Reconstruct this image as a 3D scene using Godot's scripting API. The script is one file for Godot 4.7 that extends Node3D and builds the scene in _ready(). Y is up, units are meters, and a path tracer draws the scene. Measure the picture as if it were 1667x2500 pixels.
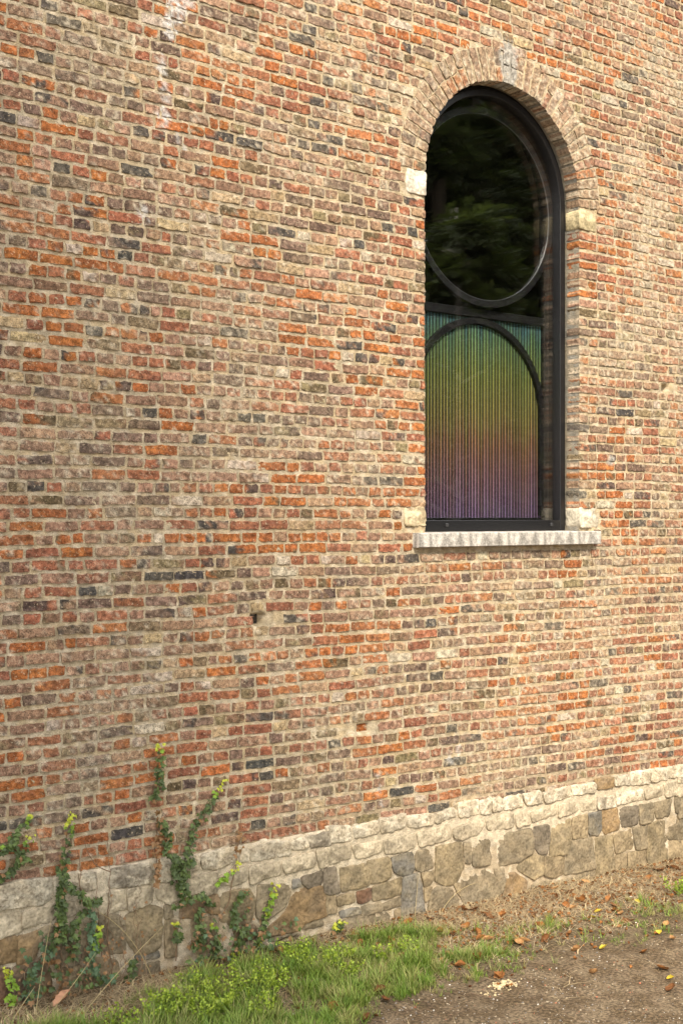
extends Node3D
# Old brick wall with an arched window above a rubble-stone plinth, ivy, grass and a dirt path.
# Wall face lies in the plane z = 0 and runs along x; +z points out of the wall; y is up; metres.

const EYE := Vector3(-4.4415, 2.44, 5.685)
const AIM := 38.0
const VP := 45.0            # vertical opening angle is set from the focal length below
const OX := 1.337           # window axis
const OR := 0.695           # half width of the opening, radius of its arch
const SPRING := 4.53        # height of the springing line
const SILL := 2.343         # top of the sill
const RING := 0.205         # height of the arch ring
const COURSE := 0.065

const STONES := [
	["w", [-2.087, 0.693, -1.951, 0.696, -1.790, 0.679, -1.787, 0.577, -1.855, 0.564, -2.004, 0.578, -2.087, 0.579]],
	["w", [-1.779, 0.680, -1.668, 0.676, -1.659, 0.589, -1.712, 0.584, -1.779, 0.586]],
	["w", [-1.651, 0.678, -1.565, 0.674, -1.560, 0.589, -1.645, 0.592]],
	["m", [-1.490, 0.671, -1.391, 0.672, -1.259, 0.663, -1.259, 0.564, -1.402, 0.574, -1.496, 0.580]],
	["w", [-1.216, 0.664, -1.135, 0.656, -1.135, 0.553, -1.216, 0.561]],
	["v", [-2.087, 0.564, -1.962, 0.550, -1.949, 0.462, -2.056, 0.449, -2.087, 0.453]],
	["v", [-1.946, 0.542, -1.781, 0.553, -1.776, 0.478, -1.946, 0.466]],
	["v", [-1.768, 0.548, -1.679, 0.546, -1.665, 0.487, -1.734, 0.470, -1.768, 0.474]],
	["v", [-1.656, 0.552, -1.560, 0.555, -1.563, 0.478, -1.651, 0.474]],
	["v", [-1.548, 0.564, -1.397, 0.554, -1.394, 0.456, -1.502, 0.455, -1.554, 0.460]],
	["v", [-1.388, 0.552, -1.246, 0.548, -1.240, 0.458, -1.379, 0.442]],
	["v", [-1.222, 0.541, -1.135, 0.536, -1.135, 0.428, -1.210, 0.474]],
	["o", [-2.087, 0.441, -1.983, 0.434, -1.978, 0.318, -2.087, 0.317]],
	["o", [-1.975, 0.427, -1.866, 0.440, -1.849, 0.391, -1.882, 0.312, -1.972, 0.302]],
	["g", [-1.860, 0.444, -1.795, 0.451, -1.790, 0.399, -1.849, 0.401]],
	["r", [-2.087, 0.302, -2.007, 0.289, -1.999, 0.108, -2.087, 0.114]],
	["n", [-1.991, 0.286, -1.844, 0.304, -1.806, 0.235, -1.795, 0.130, -1.903, 0.115, -1.988, 0.110]],
	["n", [-1.903, 0.108, -1.817, 0.120, -1.822, 0.060, -1.882, 0.065]],
	["g", [-1.833, 0.388, -1.757, 0.403, -1.701, 0.396, -1.656, 0.330, -1.656, 0.243, -1.757, 0.244, -1.822, 0.299]],
	["g", [-1.542, 0.448, -1.438, 0.432, -1.411, 0.385, -1.399, 0.250, -1.485, 0.247, -1.554, 0.309]],
	["y", [-1.391, 0.423, -1.259, 0.446, -1.185, 0.410, -1.197, 0.218, -1.331, 0.214, -1.391, 0.317]],
	["p", [-1.337, 0.208, -1.210, 0.210, -1.210, 0.167, -1.331, 0.182]],
	["g", [-1.361, 0.157, -1.197, 0.148, -1.197, 0.061, -1.349, 0.090]],
	["b", [-1.757, 0.234, -1.645, 0.225, -1.588, 0.160, -1.611, 0.087, -1.734, 0.111]],
	["b", [-1.565, 0.244, -1.455, 0.204, -1.432, 0.125, -1.473, 0.082, -1.577, 0.132]],
	["g", [-1.645, 0.385, -1.565, 0.390, -1.560, 0.263, -1.639, 0.265]],
	["w", [-1.168, 0.655, -1.049, 0.656, -1.043, 0.584, -1.168, 0.579]],
	["w", [-1.036, 0.654, -0.963, 0.653, -0.966, 0.582, -1.030, 0.571]],
	["w", [-0.953, 0.652, -0.783, 0.671, -0.743, 0.583, -0.849, 0.567, -0.940, 0.577]],
	["w", [-0.736, 0.627, -0.662, 0.649, -0.652, 0.576, -0.723, 0.574]],
	["w", [-0.645, 0.640, -0.475, 0.653, -0.472, 0.560, -0.635, 0.567]],
	["w", [-0.465, 0.643, -0.376, 0.637, -0.373, 0.561, -0.461, 0.567]],
	["w", [-0.362, 0.635, -0.275, 0.639, -0.246, 0.581, -0.355, 0.587]],
	["m", [-0.268, 0.643, -0.099, 0.647, -0.099, 0.569, -0.224, 0.572]],
	["v", [-1.168, 0.536, -1.093, 0.533, -1.049, 0.541, -1.049, 0.454, -1.168, 0.438]],
	["v", [-1.036, 0.553, -0.856, 0.552, -0.849, 0.445, -0.927, 0.437, -1.023, 0.449]],
	["v", [-0.842, 0.516, -0.743, 0.543, -0.662, 0.546, -0.659, 0.472, -0.756, 0.461, -0.829, 0.486]],
	["v", [-0.652, 0.545, -0.440, 0.537, -0.437, 0.461, -0.538, 0.462, -0.642, 0.446]],
	["v", [-0.430, 0.536, -0.206, 0.548, -0.198, 0.467, -0.405, 0.462]],
	["v", [-0.195, 0.555, -0.105, 0.558, -0.102, 0.456, -0.165, 0.449]],
	["g", [-1.168, 0.427, -1.130, 0.420, -1.124, 0.365, -1.168, 0.362]],
	["n", [-1.068, 0.408, -0.940, 0.423, -0.914, 0.346, -0.979, 0.331, -1.074, 0.344]],
	["o", [-0.927, 0.431, -0.842, 0.427, -0.839, 0.325, -0.908, 0.344]],
	["y", [-0.833, 0.425, -0.723, 0.421, -0.648, 0.419, -0.614, 0.362, -0.635, 0.240, -0.756, 0.242, -0.829, 0.290]],
	["g", [-0.587, 0.425, -0.383, 0.406, -0.376, 0.346, -0.405, 0.282, -0.538, 0.233, -0.601, 0.256]],
	["p", [-0.351, 0.411, -0.312, 0.410, -0.304, 0.374, -0.355, 0.371]],
	["k", [-0.290, 0.424, -0.150, 0.429, -0.128, 0.348, -0.239, 0.356, -0.283, 0.388]],
	["o", [-0.333, 0.350, -0.150, 0.340, -0.128, 0.271, -0.135, 0.171, -0.268, 0.170, -0.312, 0.132, -0.517, 0.136, -0.538, 0.175, -0.412, 0.237]],
	["g", [-0.283, 0.162, -0.239, 0.176, -0.150, 0.147, -0.150, 0.120, -0.283, 0.129]],
	["g", [-0.524, 0.129, -0.319, 0.125, -0.312, 0.106, -0.497, 0.098]],
	["n", [-0.454, 0.083, -0.326, 0.085, -0.322, 0.044, -0.447, 0.047]],
	["n", [-0.750, 0.229, -0.614, 0.219, -0.607, 0.144, -0.716, 0.143]],
	["b", [-1.011, 0.320, -0.869, 0.315, -0.862, 0.129, -0.992, 0.140]],
	["b", [-1.168, 0.357, -1.099, 0.332, -1.099, 0.163, -1.168, 0.167]],
	["k", [-0.129, 0.435, -0.047, 0.427, -0.020, 0.290, -0.069, 0.287, -0.129, 0.304]],
	["b", [-0.129, 0.286, -0.054, 0.278, -0.047, 0.181, -0.129, 0.185]],
	["w", [-0.114, 0.677, 0.045, 0.658, 0.057, 0.572, -0.114, 0.587]],
	["w", [0.076, 0.648, 0.256, 0.657, 0.264, 0.582, 0.091, 0.576]],
	["w", [0.272, 0.661, 0.463, 0.670, 0.467, 0.588, 0.288, 0.572]],
	["w", [0.484, 0.648, 0.681, 0.638, 0.690, 0.567, 0.509, 0.576, 0.480, 0.605]],
	["w", [0.694, 0.624, 0.868, 0.650, 0.886, 0.589, 0.746, 0.571, 0.703, 0.584]],
	["w", [0.899, 0.665, 1.074, 0.667, 1.083, 0.573, 0.912, 0.579]],
	["w", [1.092, 0.651, 1.193, 0.660, 1.193, 0.564, 1.101, 0.571]],
	["v", [-0.122, 0.559, 0.049, 0.543, 0.057, 0.469, -0.084, 0.463, -0.122, 0.469]],
	["v", [0.072, 0.539, 0.288, 0.535, 0.292, 0.467, 0.107, 0.455]],
	["v", [0.304, 0.533, 0.542, 0.539, 0.554, 0.455, 0.434, 0.443, 0.320, 0.450]],
	["v", [0.567, 0.535, 0.837, 0.545, 0.842, 0.460, 0.584, 0.447]],
	["v", [0.859, 0.516, 1.092, 0.539, 1.128, 0.494, 1.056, 0.446, 0.930, 0.437, 0.868, 0.463]],
	["v", [1.142, 0.525, 1.193, 0.528, 1.193, 0.451, 1.165, 0.462]],
	["y", [-0.016, 0.421, 0.169, 0.414, 0.193, 0.287, -0.001, 0.292]],
	["y", [0.181, 0.427, 0.345, 0.427, 0.357, 0.301, 0.225, 0.297, 0.197, 0.311]],
	["p", [0.365, 0.418, 0.525, 0.429, 0.546, 0.337, 0.517, 0.298, 0.443, 0.305, 0.385, 0.333]],
	["g", [0.563, 0.422, 0.681, 0.416, 0.690, 0.306, 0.592, 0.301, 0.559, 0.322]],
	["y", [0.720, 0.422, 0.921, 0.422, 0.939, 0.257, 0.877, 0.177, 0.772, 0.189, 0.711, 0.226]],
	["g", [0.948, 0.411, 1.010, 0.408, 1.006, 0.284, 0.957, 0.293]],
	["g", [1.033, 0.411, 1.175, 0.408, 1.175, 0.242, 1.028, 0.261]],
	["b", [0.596, 0.290, 0.703, 0.285, 0.703, 0.240, 0.626, 0.203]],
	["p", [0.451, 0.285, 0.575, 0.288, 0.622, 0.064, 0.635, 0.011, 0.618, -0.030, 0.459, -0.023, 0.443, 0.099]],
	["r", [0.107, 0.261, 0.213, 0.266, 0.209, 0.205, 0.122, 0.194]],
	["y", [0.225, 0.270, 0.443, 0.292, 0.443, 0.192, 0.225, 0.190]],
	["b", [-0.039, 0.263, 0.076, 0.260, 0.084, 0.210, -0.031, 0.208]],
	["g", [0.130, 0.171, 0.280, 0.173, 0.288, 0.122, 0.146, 0.119]],
	["g", [0.296, 0.158, 0.426, 0.177, 0.443, 0.124, 0.304, 0.125]],
	["p", [-0.016, 0.175, 0.115, 0.174, 0.122, 0.136, -0.001, 0.136]],
	["g", [0.022, 0.120, 0.320, 0.104, 0.361, 0.059, 0.337, 0.008, 0.154, 0.002, -0.024, 0.027, -0.031, 0.076]],
	["b", [0.385, 0.097, 0.434, 0.107, 0.443, -0.007, 0.393, 0.003]],
	["g", [0.681, 0.161, 0.737, 0.183, 0.850, 0.143, 0.957, -0.000, 0.643, 0.009]],
	["g", [0.934, 0.244, 1.147, 0.208, 1.249, 0.137, 1.277, -0.022, 0.974, -0.000, 0.921, 0.098]],
	["b", [0.859, 0.174, 0.912, 0.174, 0.912, 0.099, 0.890, 0.119]],
	["b", [0.618, 0.192, 0.677, 0.187, 0.669, 0.132, 0.626, 0.114]],
	["w", [1.204, 0.651, 1.286, 0.655, 1.292, 0.576, 1.204, 0.569]],
	["w", [1.297, 0.638, 1.464, 0.646, 1.475, 0.566, 1.308, 0.566]],
	["w", [1.487, 0.643, 1.647, 0.645, 1.664, 0.563, 1.509, 0.569]],
	["w", [1.670, 0.626, 1.925, 0.641, 1.931, 0.566, 1.682, 0.561]],
	["w", [1.943, 0.638, 2.165, 0.634, 2.171, 0.567, 1.955, 0.575]],
	["o", [2.190, 0.648, 2.355, 0.643, 2.361, 0.575, 2.202, 0.579]],
	["w", [2.374, 0.649, 2.544, 0.636, 2.550, 0.567, 2.381, 0.581]],
	["w", [2.557, 0.652, 2.738, 0.646, 2.751, 0.549, 2.564, 0.561]],
	["w", [2.758, 0.644, 2.944, 0.638, 2.951, 0.550, 2.765, 0.560]],
	["w", [2.965, 0.636, 3.214, 0.632, 3.214, 0.542, 2.972, 0.556]],
	["v", [1.204, 0.542, 1.386, 0.531, 1.391, 0.444, 1.204, 0.453]],
	["v", [1.408, 0.520, 1.532, 0.518, 1.543, 0.445, 1.419, 0.440]],
	["v", [1.549, 0.517, 1.788, 0.538, 1.799, 0.471, 1.566, 0.449]],
	["v", [1.811, 0.534, 2.004, 0.528, 2.004, 0.466, 1.811, 0.445]],
	["v", [2.016, 0.522, 2.171, 0.521, 2.177, 0.449, 2.041, 0.452]],
	["m", [2.196, 0.522, 2.381, 0.509, 2.387, 0.436, 2.202, 0.446]],
	["w", [2.394, 0.528, 2.684, 0.515, 2.690, 0.445, 2.407, 0.442]],
	["v", [2.704, 0.512, 2.895, 0.513, 2.909, 0.441, 2.711, 0.442]],
	["v", [2.916, 0.528, 3.142, 0.516, 3.142, 0.418, 2.930, 0.429]],
	["g", [1.188, 0.413, 1.543, 0.409, 1.555, 0.260, 1.430, 0.218, 1.253, 0.216, 1.188, 0.243]],
	["k", [1.578, 0.416, 1.717, 0.411, 1.717, 0.314, 1.694, 0.229, 1.624, 0.241, 1.566, 0.306]],
	["y", [1.746, 0.406, 1.931, 0.411, 1.919, 0.282, 1.883, 0.198, 1.729, 0.207]],
	["b", [1.943, 0.417, 2.096, 0.428, 2.103, 0.270, 1.955, 0.285]],
	["p", [2.109, 0.426, 2.240, 0.419, 2.240, 0.298, 2.202, 0.271, 2.115, 0.293]],
	["o", [2.253, 0.422, 2.407, 0.417, 2.419, 0.279, 2.278, 0.267, 2.247, 0.306]],
	["k", [2.426, 0.414, 2.617, 0.412, 2.623, 0.291, 2.459, 0.277]],
	["g", [2.643, 0.408, 2.792, 0.405, 2.792, 0.283, 2.643, 0.279]],
	["g", [2.806, 0.403, 3.000, 0.406, 2.972, 0.292, 2.833, 0.290]],
	["g", [3.042, 0.414, 3.214, 0.408, 3.214, 0.274, 3.057, 0.297]],
	["y", [1.419, 0.212, 1.543, 0.238, 1.659, 0.211, 1.664, 0.090, 1.566, 0.083, 1.430, 0.162]],
	["b", [1.676, 0.208, 1.871, 0.184, 1.859, 0.072, 1.788, 0.052, 1.670, 0.089]],
	["g", [1.919, 0.266, 2.140, 0.255, 2.165, 0.052, 2.016, 0.053, 1.871, 0.054, 1.895, 0.172]],
	["y", [2.177, 0.250, 2.349, 0.239, 2.374, 0.041, 2.355, -0.048, 2.190, -0.011]],
	["b", [2.361, 0.246, 2.550, 0.251, 2.584, 0.117, 2.394, 0.114]],
	["g", [2.570, 0.256, 2.724, 0.250, 2.724, 0.103, 2.603, 0.105]],
	["y", [2.738, 0.256, 2.944, 0.269, 2.958, 0.118, 2.958, -0.058, 2.779, -0.062, 2.724, 0.016]],
	["g", [2.972, 0.203, 3.214, 0.220, 3.214, 0.086, 2.972, 0.115]],
	["b", [2.972, 0.107, 3.214, 0.077, 3.214, -0.084, 2.972, -0.061]],
	["b", [2.381, 0.099, 2.498, 0.093, 2.498, -0.005, 2.394, -0.021]],
	["b", [2.517, 0.094, 2.717, 0.091, 2.724, -0.044, 2.524, -0.061]],
	["o", [1.330, 0.149, 1.408, 0.143, 1.509, 0.077, 1.498, -0.008, 1.319, -0.037, 1.308, 0.020]],
	["g", [1.566, 0.043, 1.752, 0.034, 1.764, -0.033, 1.682, -0.066, 1.555, -0.034]],
	["g", [1.776, 0.022, 1.955, 0.022, 1.961, -0.052, 1.788, -0.053]],
	["g", [1.980, 0.026, 2.159, 0.045, 2.165, -0.048, 1.992, -0.050]],
	["g", [1.210, 0.208, 1.297, 0.193, 1.308, 0.121, 1.286, 0.039]],
]
const IVY := [
	[0, "dark", [-1.914, 1.010, -1.958, 0.961, -1.993, 0.896, -2.072, 0.853]],
	[0, "dark", [-1.910, 0.913, -1.924, 0.875, -1.962, 0.821, -1.993, 0.767, -2.072, 0.723]],
	[0, "dark", [-2.072, 0.899, -1.993, 0.867, -1.941, 0.797]],
	[1, "dark", [-1.684, 0.987, -1.713, 0.934, -1.728, 0.854, -1.745, 0.765, -1.767, 0.656, -1.767, 0.544, -1.774, 0.463, -1.801, 0.367]],
	[1, "dense", [-1.756, 0.720, -1.741, 0.657, -1.763, 0.601, -1.767, 0.502, -1.763, 0.381]],
	[1, "dense", [-1.735, 0.660, -1.691, 0.602, -1.623, 0.537, -1.565, 0.546]],
	[1, "dense", [-1.656, 0.503, -1.702, 0.449, -1.691, 0.364, -1.713, 0.298]],
	[1, "grey", [-1.861, 0.383, -1.823, 0.350, -1.851, 0.326, -1.876, 0.301, -1.914, 0.284, -1.930, 0.238, -1.941, 0.180, -1.945, 0.120, -1.924, 0.060]],
	[1, "dry", [-1.806, 0.300, -1.780, 0.261, -1.763, 0.181, -1.774, 0.103]],
	[2, "light", [-2.052, 0.314, -2.030, 0.280, -2.026, 0.244, -2.009, 0.205, -2.026, 0.164, -2.009, 0.110]],
	[3, "light", [-1.571, 0.433, -1.565, 0.395, -1.578, 0.345, -1.578, 0.284]],
	[3, "grey", [-1.620, 0.514, -1.598, 0.408, -1.609, 0.268, -1.582, 0.181, -1.531, 0.138, -1.474, 0.125]],
	[3, "stem", [-1.623, 0.839, -1.605, 0.769, -1.549, 0.697, -1.497, 0.667]],
	[3, "stem", [-1.499, 0.820, -1.497, 0.647, -1.508, 0.402, -1.490, 0.205, -1.462, 0.092]],
	[3, "stem", [-1.654, 0.804, -1.654, 0.628, -1.620, 0.534]],
	[3, "stem", [-1.569, 0.647, -1.560, 0.462, -1.542, 0.253]],
	[4, "dark", [-1.216, 1.280, -1.197, 1.202, -1.221, 1.097, -1.228, 1.001]],
	[4, "dry", [-1.216, 0.933, -1.221, 0.805, -1.230, 0.693, -1.235, 0.567]],
	[4, "dense", [-1.192, 0.866, -1.173, 0.777, -1.160, 0.711, -1.112, 0.647, -1.099, 0.568, -1.072, 0.489]],
	[5, "dark", [-0.814, 1.034, -0.856, 0.982, -0.907, 0.924, -0.970, 0.855, -1.010, 0.783, -1.035, 0.712, -1.048, 0.637, -1.072, 0.587, -1.099, 0.526, -1.099, 0.470]],
	[5, "dense", [-1.048, 0.637, -1.119, 0.664, -1.131, 0.602, -1.107, 0.544]],
	[6, "dense", [-1.124, 0.432, -1.057, 0.450, -0.985, 0.462, -0.907, 0.402]],
	[6, "dense", [-0.970, 0.392, -0.998, 0.309, -0.957, 0.234, -1.010, 0.202]],
	[6, "dark", [-0.907, 0.291, -0.881, 0.196, -0.894, 0.112]],
	[6, "stem", [-1.070, 0.430, -1.107, 0.288, -1.109, 0.139]],
	[6, "dark", [-1.131, 0.346, -1.119, 0.258]],
	[6, "dry", [-1.045, 0.211, -1.015, 0.226, -0.970, 0.174]],
	[7, "dense", [-0.715, 0.423, -0.762, 0.364, -0.762, 0.262, -0.723, 0.210, -0.775, 0.108]],
	[7, "dark", [-0.765, 0.108, -0.686, 0.069, -0.633, 0.103]],
	[8, "light", [-0.508, 0.430, -0.530, 0.353, -0.557, 0.280]],
	[8, "dark", [-0.557, 0.280, -0.600, 0.196, -0.600, 0.138, -0.544, 0.070]],
	[8, "dark", [-0.600, 0.138, -0.646, 0.094]],
	[9, "stem", [-0.667, 0.901, -0.720, 0.727, -0.749, 0.575, -0.775, 0.419, -0.843, 0.300]],
	[9, "dry", [-0.712, 0.739, -0.749, 0.639]],
	[9, "light", [-0.749, 0.580, -0.786, 0.542, -0.863, 0.505]],
	[10, "dense", [-1.379, 0.208, -1.396, 0.164, -1.396, 0.116]],
	[11, "dark", [-0.055, 0.147, -0.076, 0.114, -0.099, 0.072]],
	[11, "dark", [-0.010, 0.136, -0.055, 0.122, -0.085, 0.099]],
	[11, "yellow", [-0.082, 0.122, -0.055, 0.093]],
]
const LEAVES := [
	["o", 0.138, 0.266],
	["o", 0.000, 0.122],
	["o", -0.218, 0.335],
	["d", -0.281, 0.443],
	["t", -0.363, 0.728],
	["d", -0.419, 0.857],
	["d", -0.482, 0.968],
	["o", -0.736, 0.885],
	["d", -0.711, 0.915],
	["t", 0.056, 0.471],
	["o", 0.422, 0.105],
	["o", 0.490, 0.298],
	["d", 0.525, 0.375],
	["o", 0.681, 0.315],
	["d", 0.859, 0.106],
	["d", 0.932, 0.124],
	["d", 0.928, 0.259],
	["o", 0.668, 0.417],
	["o", 0.616, 0.508],
	["o", 0.175, 0.804],
	["o", 0.254, 1.016],
	["t", 0.258, 0.631],
	["o", 0.325, 0.781],
	["d", -0.697, 1.086],
	["t", 1.690, 0.100],
	["o", 1.590, 0.201],
	["d", 1.731, 0.183],
	["t", 1.995, 0.093],
	["t", 1.535, 0.389],
	["y", 1.605, 0.527],
	["y", 1.475, 0.603],
	["o", 1.868, 0.394],
	["y", 1.975, 0.541],
	["d", 2.688, 0.152],
	["d", 2.837, 0.171],
	["d", 2.818, 0.133],
	["y", 1.577, 1.014],
	["y", 1.102, 0.998],
	["t", 0.907, 0.969],
	["t", 0.715, 0.713],
	["t", 0.752, 0.712],
	["o", 1.089, 0.521],
	["y", 0.966, 1.565],
	["o", 1.075, 1.428],
	["d", 0.851, 1.653],
	["t", 0.721, 1.250],
	["o", 1.003, 0.299],
	["d", 1.599, 0.753],
	["t", 1.766, 0.922],
	["o", 1.712, 0.568],
	["o", 0.255, 1.024],
	["t", -1.504, 0.410],
	["o", -0.488, 0.105],
	["o", -0.472, 0.196],
	["o", 2.059, 0.421],
	["o", 2.474, 0.225],
	["d", 1.786, 0.512],
	["o", 1.523, 0.339],
	["d", 1.189, 0.373],
	["o", 1.680, 0.336],
	["t", 1.680, 0.649],
	["d", 0.581, 0.116],
	["o", -0.026, 0.208],
	["t", 0.624, 0.557],
	["d", 0.900, 0.741],
	["o", 1.202, 1.201],
	["t", 1.519, 1.155],
]
const WEEDS := [
	[-0.920, 0.392, 1.6],
	[-0.947, 0.578, 1.4],
	[-1.080, 0.487, 1.2],
	[-1.200, 0.338, 1.0],
	[-1.360, 0.489, 1.0],
	[-1.323, 0.577, 0.8],
	[-1.483, 0.528, 1.1],
	[-1.398, 0.400, 0.8],
	[-1.067, 0.753, 0.9],
	[-0.479, 0.207, 1.0],
	[-0.519, 0.335, 0.8],
	[-0.430, 0.433, 0.8],
	[-0.298, 0.369, 0.9],
	[-1.213, 0.621, 0.8],
	[-0.783, 0.485, 0.9],
	[-0.072, 0.441, 0.7],
	[0.103, 0.478, 0.7],
	[-1.344, 0.684, 0.9],
	[-0.399, 0.602, 0.8],
	[-1.679, 0.513, 1.0],
	[2.375, 0.537, 0.9],
]
var M := {}
var T := {}
var n_fine := FastNoiseLite.new()
var n_mid := FastNoiseLite.new()
var n_low := FastNoiseLite.new()
var n_smear := FastNoiseLite.new()
var rng := RandomNumberGenerator.new()
var names := {}


# ------------------------------------------------------------------ mesh collector
class MB:
	var v := PackedVector3Array()
	var c := PackedColorArray()
	var i := PackedInt32Array()
	var uv := PackedVector2Array()

	func vert(p: Vector3, col := Color.WHITE) -> int:
		v.append(p)
		c.append(col)
		return v.size() - 1

	func tri(a: int, b: int, d: int) -> void:
		i.append(a)
		i.append(b)
		i.append(d)

	func quad(a: int, b: int, d: int, e: int) -> void:
		tri(a, b, d)
		tri(a, d, e)

	func grid(first: int, nx: int, ny: int) -> void:
		for y in ny - 1:
			for x in nx - 1:
				var a := first + y * nx + x
				i.append(a)
				i.append(a + nx)
				i.append(a + 1)
				i.append(a + 1)
				i.append(a + nx)
				i.append(a + nx + 1)

	func mesh(mat: Material, flat := false) -> ArrayMesh:
		var arr := []
		arr.resize(Mesh.ARRAY_MAX)
		arr[Mesh.ARRAY_VERTEX] = v
		arr[Mesh.ARRAY_COLOR] = c
		if uv.size() == v.size():
			arr[Mesh.ARRAY_TEX_UV] = uv
		arr[Mesh.ARRAY_INDEX] = i
		var st := SurfaceTool.new()
		st.create_from_arrays(arr)
		if flat:
			st.deindex()
			st.set_smooth_group(-1)
			var md := st.commit_to_arrays()
			var vv: PackedVector3Array = md[Mesh.ARRAY_VERTEX]
			var nn := PackedVector3Array()
			nn.resize(vv.size())
			for k in range(0, vv.size(), 3):
				var n := (vv[k + 2] - vv[k]).cross(vv[k + 1] - vv[k]).normalized()
				nn[k] = n
				nn[k + 1] = n
				nn[k + 2] = n
			md[Mesh.ARRAY_NORMAL] = nn
			var out := ArrayMesh.new()
			out.add_surface_from_arrays(Mesh.PRIMITIVE_TRIANGLES, md)
			out.surface_set_material(0, mat)
			return out
		st.generate_normals()
		var m := st.commit()
		m.surface_set_material(0, mat)
		return m


func part(called: String, mesh: Mesh, parent: Node3D, label := "") -> MeshInstance3D:
	var o := MeshInstance3D.new()
	o.name = called
	o.mesh = mesh
	parent.add_child(o, true)
	if label != "":
		o.set_meta("label", label)
	return o


func numbered(called: String) -> String:
	var k: int = names.get(called, 0)
	names[called] = k + 1
	return called if k == 0 else "%s_%03d" % [called, k]


func thing(called: String, label: String, category: String, at := Vector3.ZERO, group := "") -> Node3D:
	var o := Node3D.new()
	o.name = numbered(called)
	add_child(o)
	o.position = at
	o.set_meta("label", label)
	o.set_meta("category", category)
	if group != "":
		o.set_meta("group", group)
	return o


func single(called: String, mesh: Mesh, label: String, category: String, at := Vector3.ZERO, group := "") -> MeshInstance3D:
	var o := MeshInstance3D.new()
	o.name = numbered(called)
	o.mesh = mesh
	add_child(o)
	o.position = at
	o.set_meta("label", label)
	o.set_meta("category", category)
	if group != "":
		o.set_meta("group", group)
	return o


func many(called: String, mesh: Mesh, at: Array, tints: Array, parent: Node3D) -> MultiMeshInstance3D:
	var mm := MultiMesh.new()
	mm.transform_format = MultiMesh.TRANSFORM_3D
	mm.use_colors = true
	mm.mesh = mesh
	mm.instance_count = at.size()
	for k in at.size():
		mm.set_instance_transform(k, at[k])
		mm.set_instance_color(k, tints[k])
	var o := MultiMeshInstance3D.new()
	o.name = called
	o.multimesh = mm
	parent.add_child(o, true)
	return o


# ------------------------------------------------------------------ scene
func _ready() -> void:
	rng.seed = 20240917
	set_view()
	set_noises()
	set_materials()
	for q in HOLLOWS:       # hollows sit in a course
		q[1] = course_y(3.5 + roundf((q[1] - 3.5) / COURSE) * COURSE, q[0])
	build_ground()
	build_building()
	build_ivy()
	build_ground_cover()
	build_litter()
	build_trees()


func set_view() -> void:
	var cam := Camera3D.new()
	cam.name = "camera"
	cam.projection = Camera3D.PROJECTION_FRUSTUM
	cam.near = 0.05
	cam.far = 400.0
	cam.size = 2.0 * cam.near * 1250.0 / 3060.0
	cam.frustum_offset = Vector2(0.0, cam.near * 12.0 / 3060.0)
	add_child(cam)
	cam.position = EYE
	cam.rotation_degrees = Vector3(0, -AIM, 0)
	cam.current = true
	var sky := ProceduralSkyMaterial.new()
	sky.sky_top_color = Color(0.87, 0.87, 0.87)
	sky.sky_horizon_color = Color(0.90, 0.89, 0.87)
	sky.ground_bottom_color = Color(0.30, 0.26, 0.20)
	sky.ground_horizon_color = Color(0.45, 0.42, 0.36)
	sky.sky_curve = 0.2
	sky.sun_angle_max = 1.0
	var env := Environment.new()
	env.background_mode = Environment.BG_SKY
	env.sky = Sky.new()
	env.sky.sky_material = sky
	env.background_energy_multiplier = 1.0
	env.tonemap_mode = Environment.TONE_MAPPER_LINEAR
	env.tonemap_exposure = 3.45
	env.sdfgi_enabled = true
	env.ssao_enabled = true
	env.ssil_enabled = true
	var we := WorldEnvironment.new()
	we.name = "environment"
	we.environment = env
	add_child(we)
	var sun := DirectionalLight3D.new()
	sun.name = "sun"
	sun.light_energy = 0.5
	sun.light_color = Color(1.0, 0.95, 0.86)
	sun.light_angular_distance = 12.0
	sun.shadow_enabled = true
	add_child(sun)
	sun.look_at_from_position(Vector3(-3.4, 7.0, 7.2), Vector3.ZERO)


func set_noises() -> void:
	n_fine.seed = 3
	n_fine.frequency = 38.0
	n_fine.fractal_octaves = 3
	n_mid.seed = 5
	n_mid.frequency = 11.0
	n_mid.fractal_octaves = 3
	n_low.seed = 8
	n_low.frequency = 0.9
	n_low.fractal_octaves = 2
	n_smear.seed = 13
	n_smear.frequency = 24.0
	n_smear.fractal_octaves = 4


func noise_image(freq: float, octaves: int, seed_: int, size := 512, kind := FastNoiseLite.TYPE_SIMPLEX_SMOOTH) -> PackedByteArray:
	var n := FastNoiseLite.new()
	n.noise_type = kind
	n.seed = seed_
	n.frequency = freq
	n.fractal_octaves = octaves
	var im := n.get_seamless_image(size, size)
	im.convert(Image.FORMAT_L8)
	return im.get_data()


func tex(im: Image) -> ImageTexture:
	im.generate_mipmaps()
	return ImageTexture.create_from_image(im)


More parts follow.
